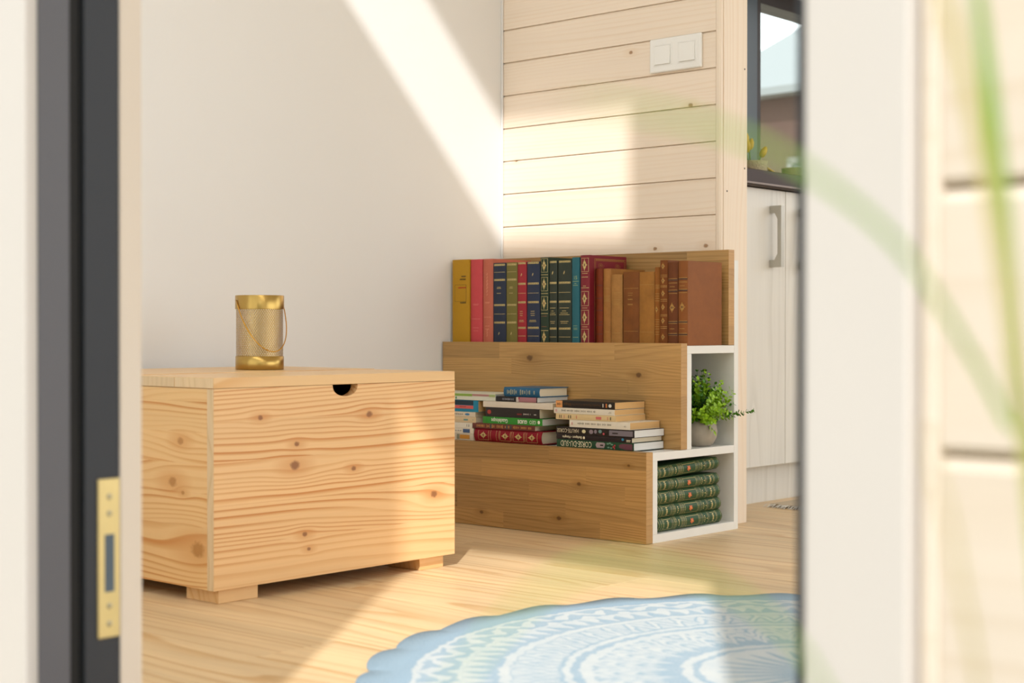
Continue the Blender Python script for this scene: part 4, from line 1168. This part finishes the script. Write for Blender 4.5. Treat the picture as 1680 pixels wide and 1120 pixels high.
# ------------------------------------------------------------------ neighbouring house seen through the kitchen window
nh = thing('neighbour_house', 'brown house with pale roof seen through the kitchen window', 'house', (-6.19, 11.1, -.06), (0, 0, R(-3)))
hb = plain('dark brown timber wall', '#5a4238', .8, var=.15, scale=1.2); rf = plain('pale metal roof', '#8b9090', .55, var=.03, scale=1.0)
HE = 3.1
box('wall', -.7, 7.0, 0, 6, 0, HE, hb, nh)
e = .25
mesh('roof', [(-.7 - e, -e, HE), (7 + e, -e, HE), (7 + e, 6 + e, HE), (-.7 - e, 6 + e, HE), (2.3, 3, HE + 2.7), (4.2, 3, HE + 2.7),
              (-.7 - e, -e, HE - .08), (7 + e, -e, HE - .08), (7 + e, 6 + e, HE - .08), (-.7 - e, 6 + e, HE - .08)],
     [(0, 1, 5, 4), (1, 2, 5), (2, 3, 4, 5), (3, 0, 4), (6, 7, 1, 0), (7, 8, 2, 1), (8, 9, 3, 2), (9, 6, 0, 3), (9, 8, 7, 6)], rf, nh)
for wx_ in (.35, 2.2, 4.5):
    wf_ = boxes('window', [(wx_, wx_ + .06, -.04, .02, 1.5, 2.35), (wx_ + .74, wx_ + .8, -.04, .02, 1.5, 2.35), (wx_, wx_ + .8, -.04, .02, 2.3, 2.36), (wx_, wx_ + .8, -.04, .02, 1.49, 1.55), (wx_ + .37, wx_ + .43, -.04, .02, 1.5, 2.35)], flat('#8a8388'), nh)
    box('window_pane', wx_ + .06, wx_ + .74, -.015, .01, 1.55, 2.3, flat('#6d6e7a', .15), wf_)

# ------------------------------------------------------------------ long-leaved plant outside by the door, close to the camera
gp = thing('potted_grass', 'tall green long-leaved plant in a pot outside the doorway', 'potted plant', (2.53, -2.50, -.065))
ob = Vector((2.53, -2.50, -.065))
lathe('pot', [(0, 0), (.075, 0), (.085, .02), (.10, .22), (.105, .235), (.097, .235), (.09, .20), (0, .20)], plain('terracotta grey', '#8f8a82', .8, bump=.2), gp, 32)
lathe('soil', [(0, .206), (.091, .204)], plain('potting soil', '#3a2d22', .95, bump=.4), gp, 24)


def leafmat(name, col, tcol):
    m = MT(name, .45); m.base(lin(col)); m.p.inputs['Roughness'].default_value = .5
    nt = m.nt; t = nt.nodes.new('ShaderNodeBsdfTranslucent'); t.inputs[0].default_value = lin(tcol)
    x = nt.nodes.new('ShaderNodeMixShader'); x.inputs[0].default_value = .4
    out_ = nt.nodes['Material Output']; nt.links.new(m.p.outputs[0], x.inputs[1]); nt.links.new(t.outputs[0], x.inputs[2]); nt.links.new(x.outputs[0], out_.inputs[0])
    return m.m


LG, LY = leafmat('fresh blade', '#7ea648', '#9cc45c'), leafmat('yellowing blade', '#c4b878', '#d6cc90')
BL = {'a': ([[2.53, -2.5, 0.125], [2.515, -2.525, 0.392], [2.518, -2.548, 0.451], [2.519, -2.56, 0.492], [2.52, -2.572, 0.534], [2.521, -2.585, 0.571], [2.524, -2.608, 0.613]], 0.0029, LG),
      'b': ([[2.542, -2.51, 0.125], [2.54, -2.583, 0.4], [2.547, -2.616, 0.457], [2.549, -2.64, 0.508], [2.548, -2.655, 0.54], [2.546, -2.669, 0.567], [2.543, -2.685, 0.599]], 0.002, LY),
      'c': ([[2.518, -2.492, 0.125], [2.521, -2.532, 0.403], [2.519, -2.56, 0.438], [2.523, -2.597, 0.462], [2.531, -2.656, 0.49], [2.538, -2.717, 0.506], [2.544, -2.765, 0.511], [2.548, -2.801, 0.511], [2.551, -2.825, 0.509]], 0.0013, LG),
      'd': ([[2.526, -2.518, 0.125], [2.524, -2.61, 0.332], [2.522, -2.666, 0.36], [2.526, -2.702, 0.387], [2.527, -2.728, 0.402], [2.533, -2.762, 0.413], [2.54, -2.796, 0.42], [2.537, -2.812, 0.418], [2.529, -2.819, 0.409], [2.522, -2.826, 0.397], [2.518, -2.83, 0.388]], 0.0008, LG),
      'e': ([[2.534, -2.484, 0.125], [2.535, -2.601, 0.337], [2.547, -2.643, 0.377], [2.555, -2.676, 0.418], [2.559, -2.699, 0.444]], 0.0009, LY),
      'g': ([[2.545, -2.49, .125], [2.60, -2.46, .42], [2.69, -2.45, .60], [2.80, -2.48, .66]], .004, LG)}


def cat(p, n=6):
    p = [Vector(q) for q in p]; o = []
    for i in range(len(p) - 1):
        a, b_, c, d = p[max(i - 1, 0)], p[i], p[i + 1], p[min(i + 2, len(p) - 1)]
        for k in range(n):
            t = k / n; o.append(.5 * ((2 * b_) + (c - a) * t + (2 * a - 5 * b_ + 4 * c - d) * t * t + (3 * b_ - a - 3 * c + d) * t ** 3))
    return o + [p[-1]]


for nm, (pts, hw, mt) in BL.items():
    c = cat(pts); n = len(c); vs, fs = [], []
    for i, q in enumerate(c):
        t = (c[min(i + 1, n - 1)] - c[max(i - 1, 0)]).normalized(); f = i / (n - 1)
        view = (q - Vector(CAM)).normalized()
        sd_ = t.cross(Vector((.55, -.75, .1))).normalized(); nr = sd_.cross(t)
        w_ = hw * min(1, .45 + f * 2.2) * (1 - max(0, (f - .55) / .45) ** 2 * .9)
        for s_, o_ in ((-1, .0), (0, -.28), (1, 0)): vs.append(tuple(q - ob + sd_ * w_ * s_ + nr * w_ * o_))
    for i in range(n - 1):
        for k in (0, 1): fs.append((3 * i + k, 3 * i + k + 1, 3 * i + k + 4, 3 * i + k + 3))
    mesh('blade', vs, fs, mt, gp, True)
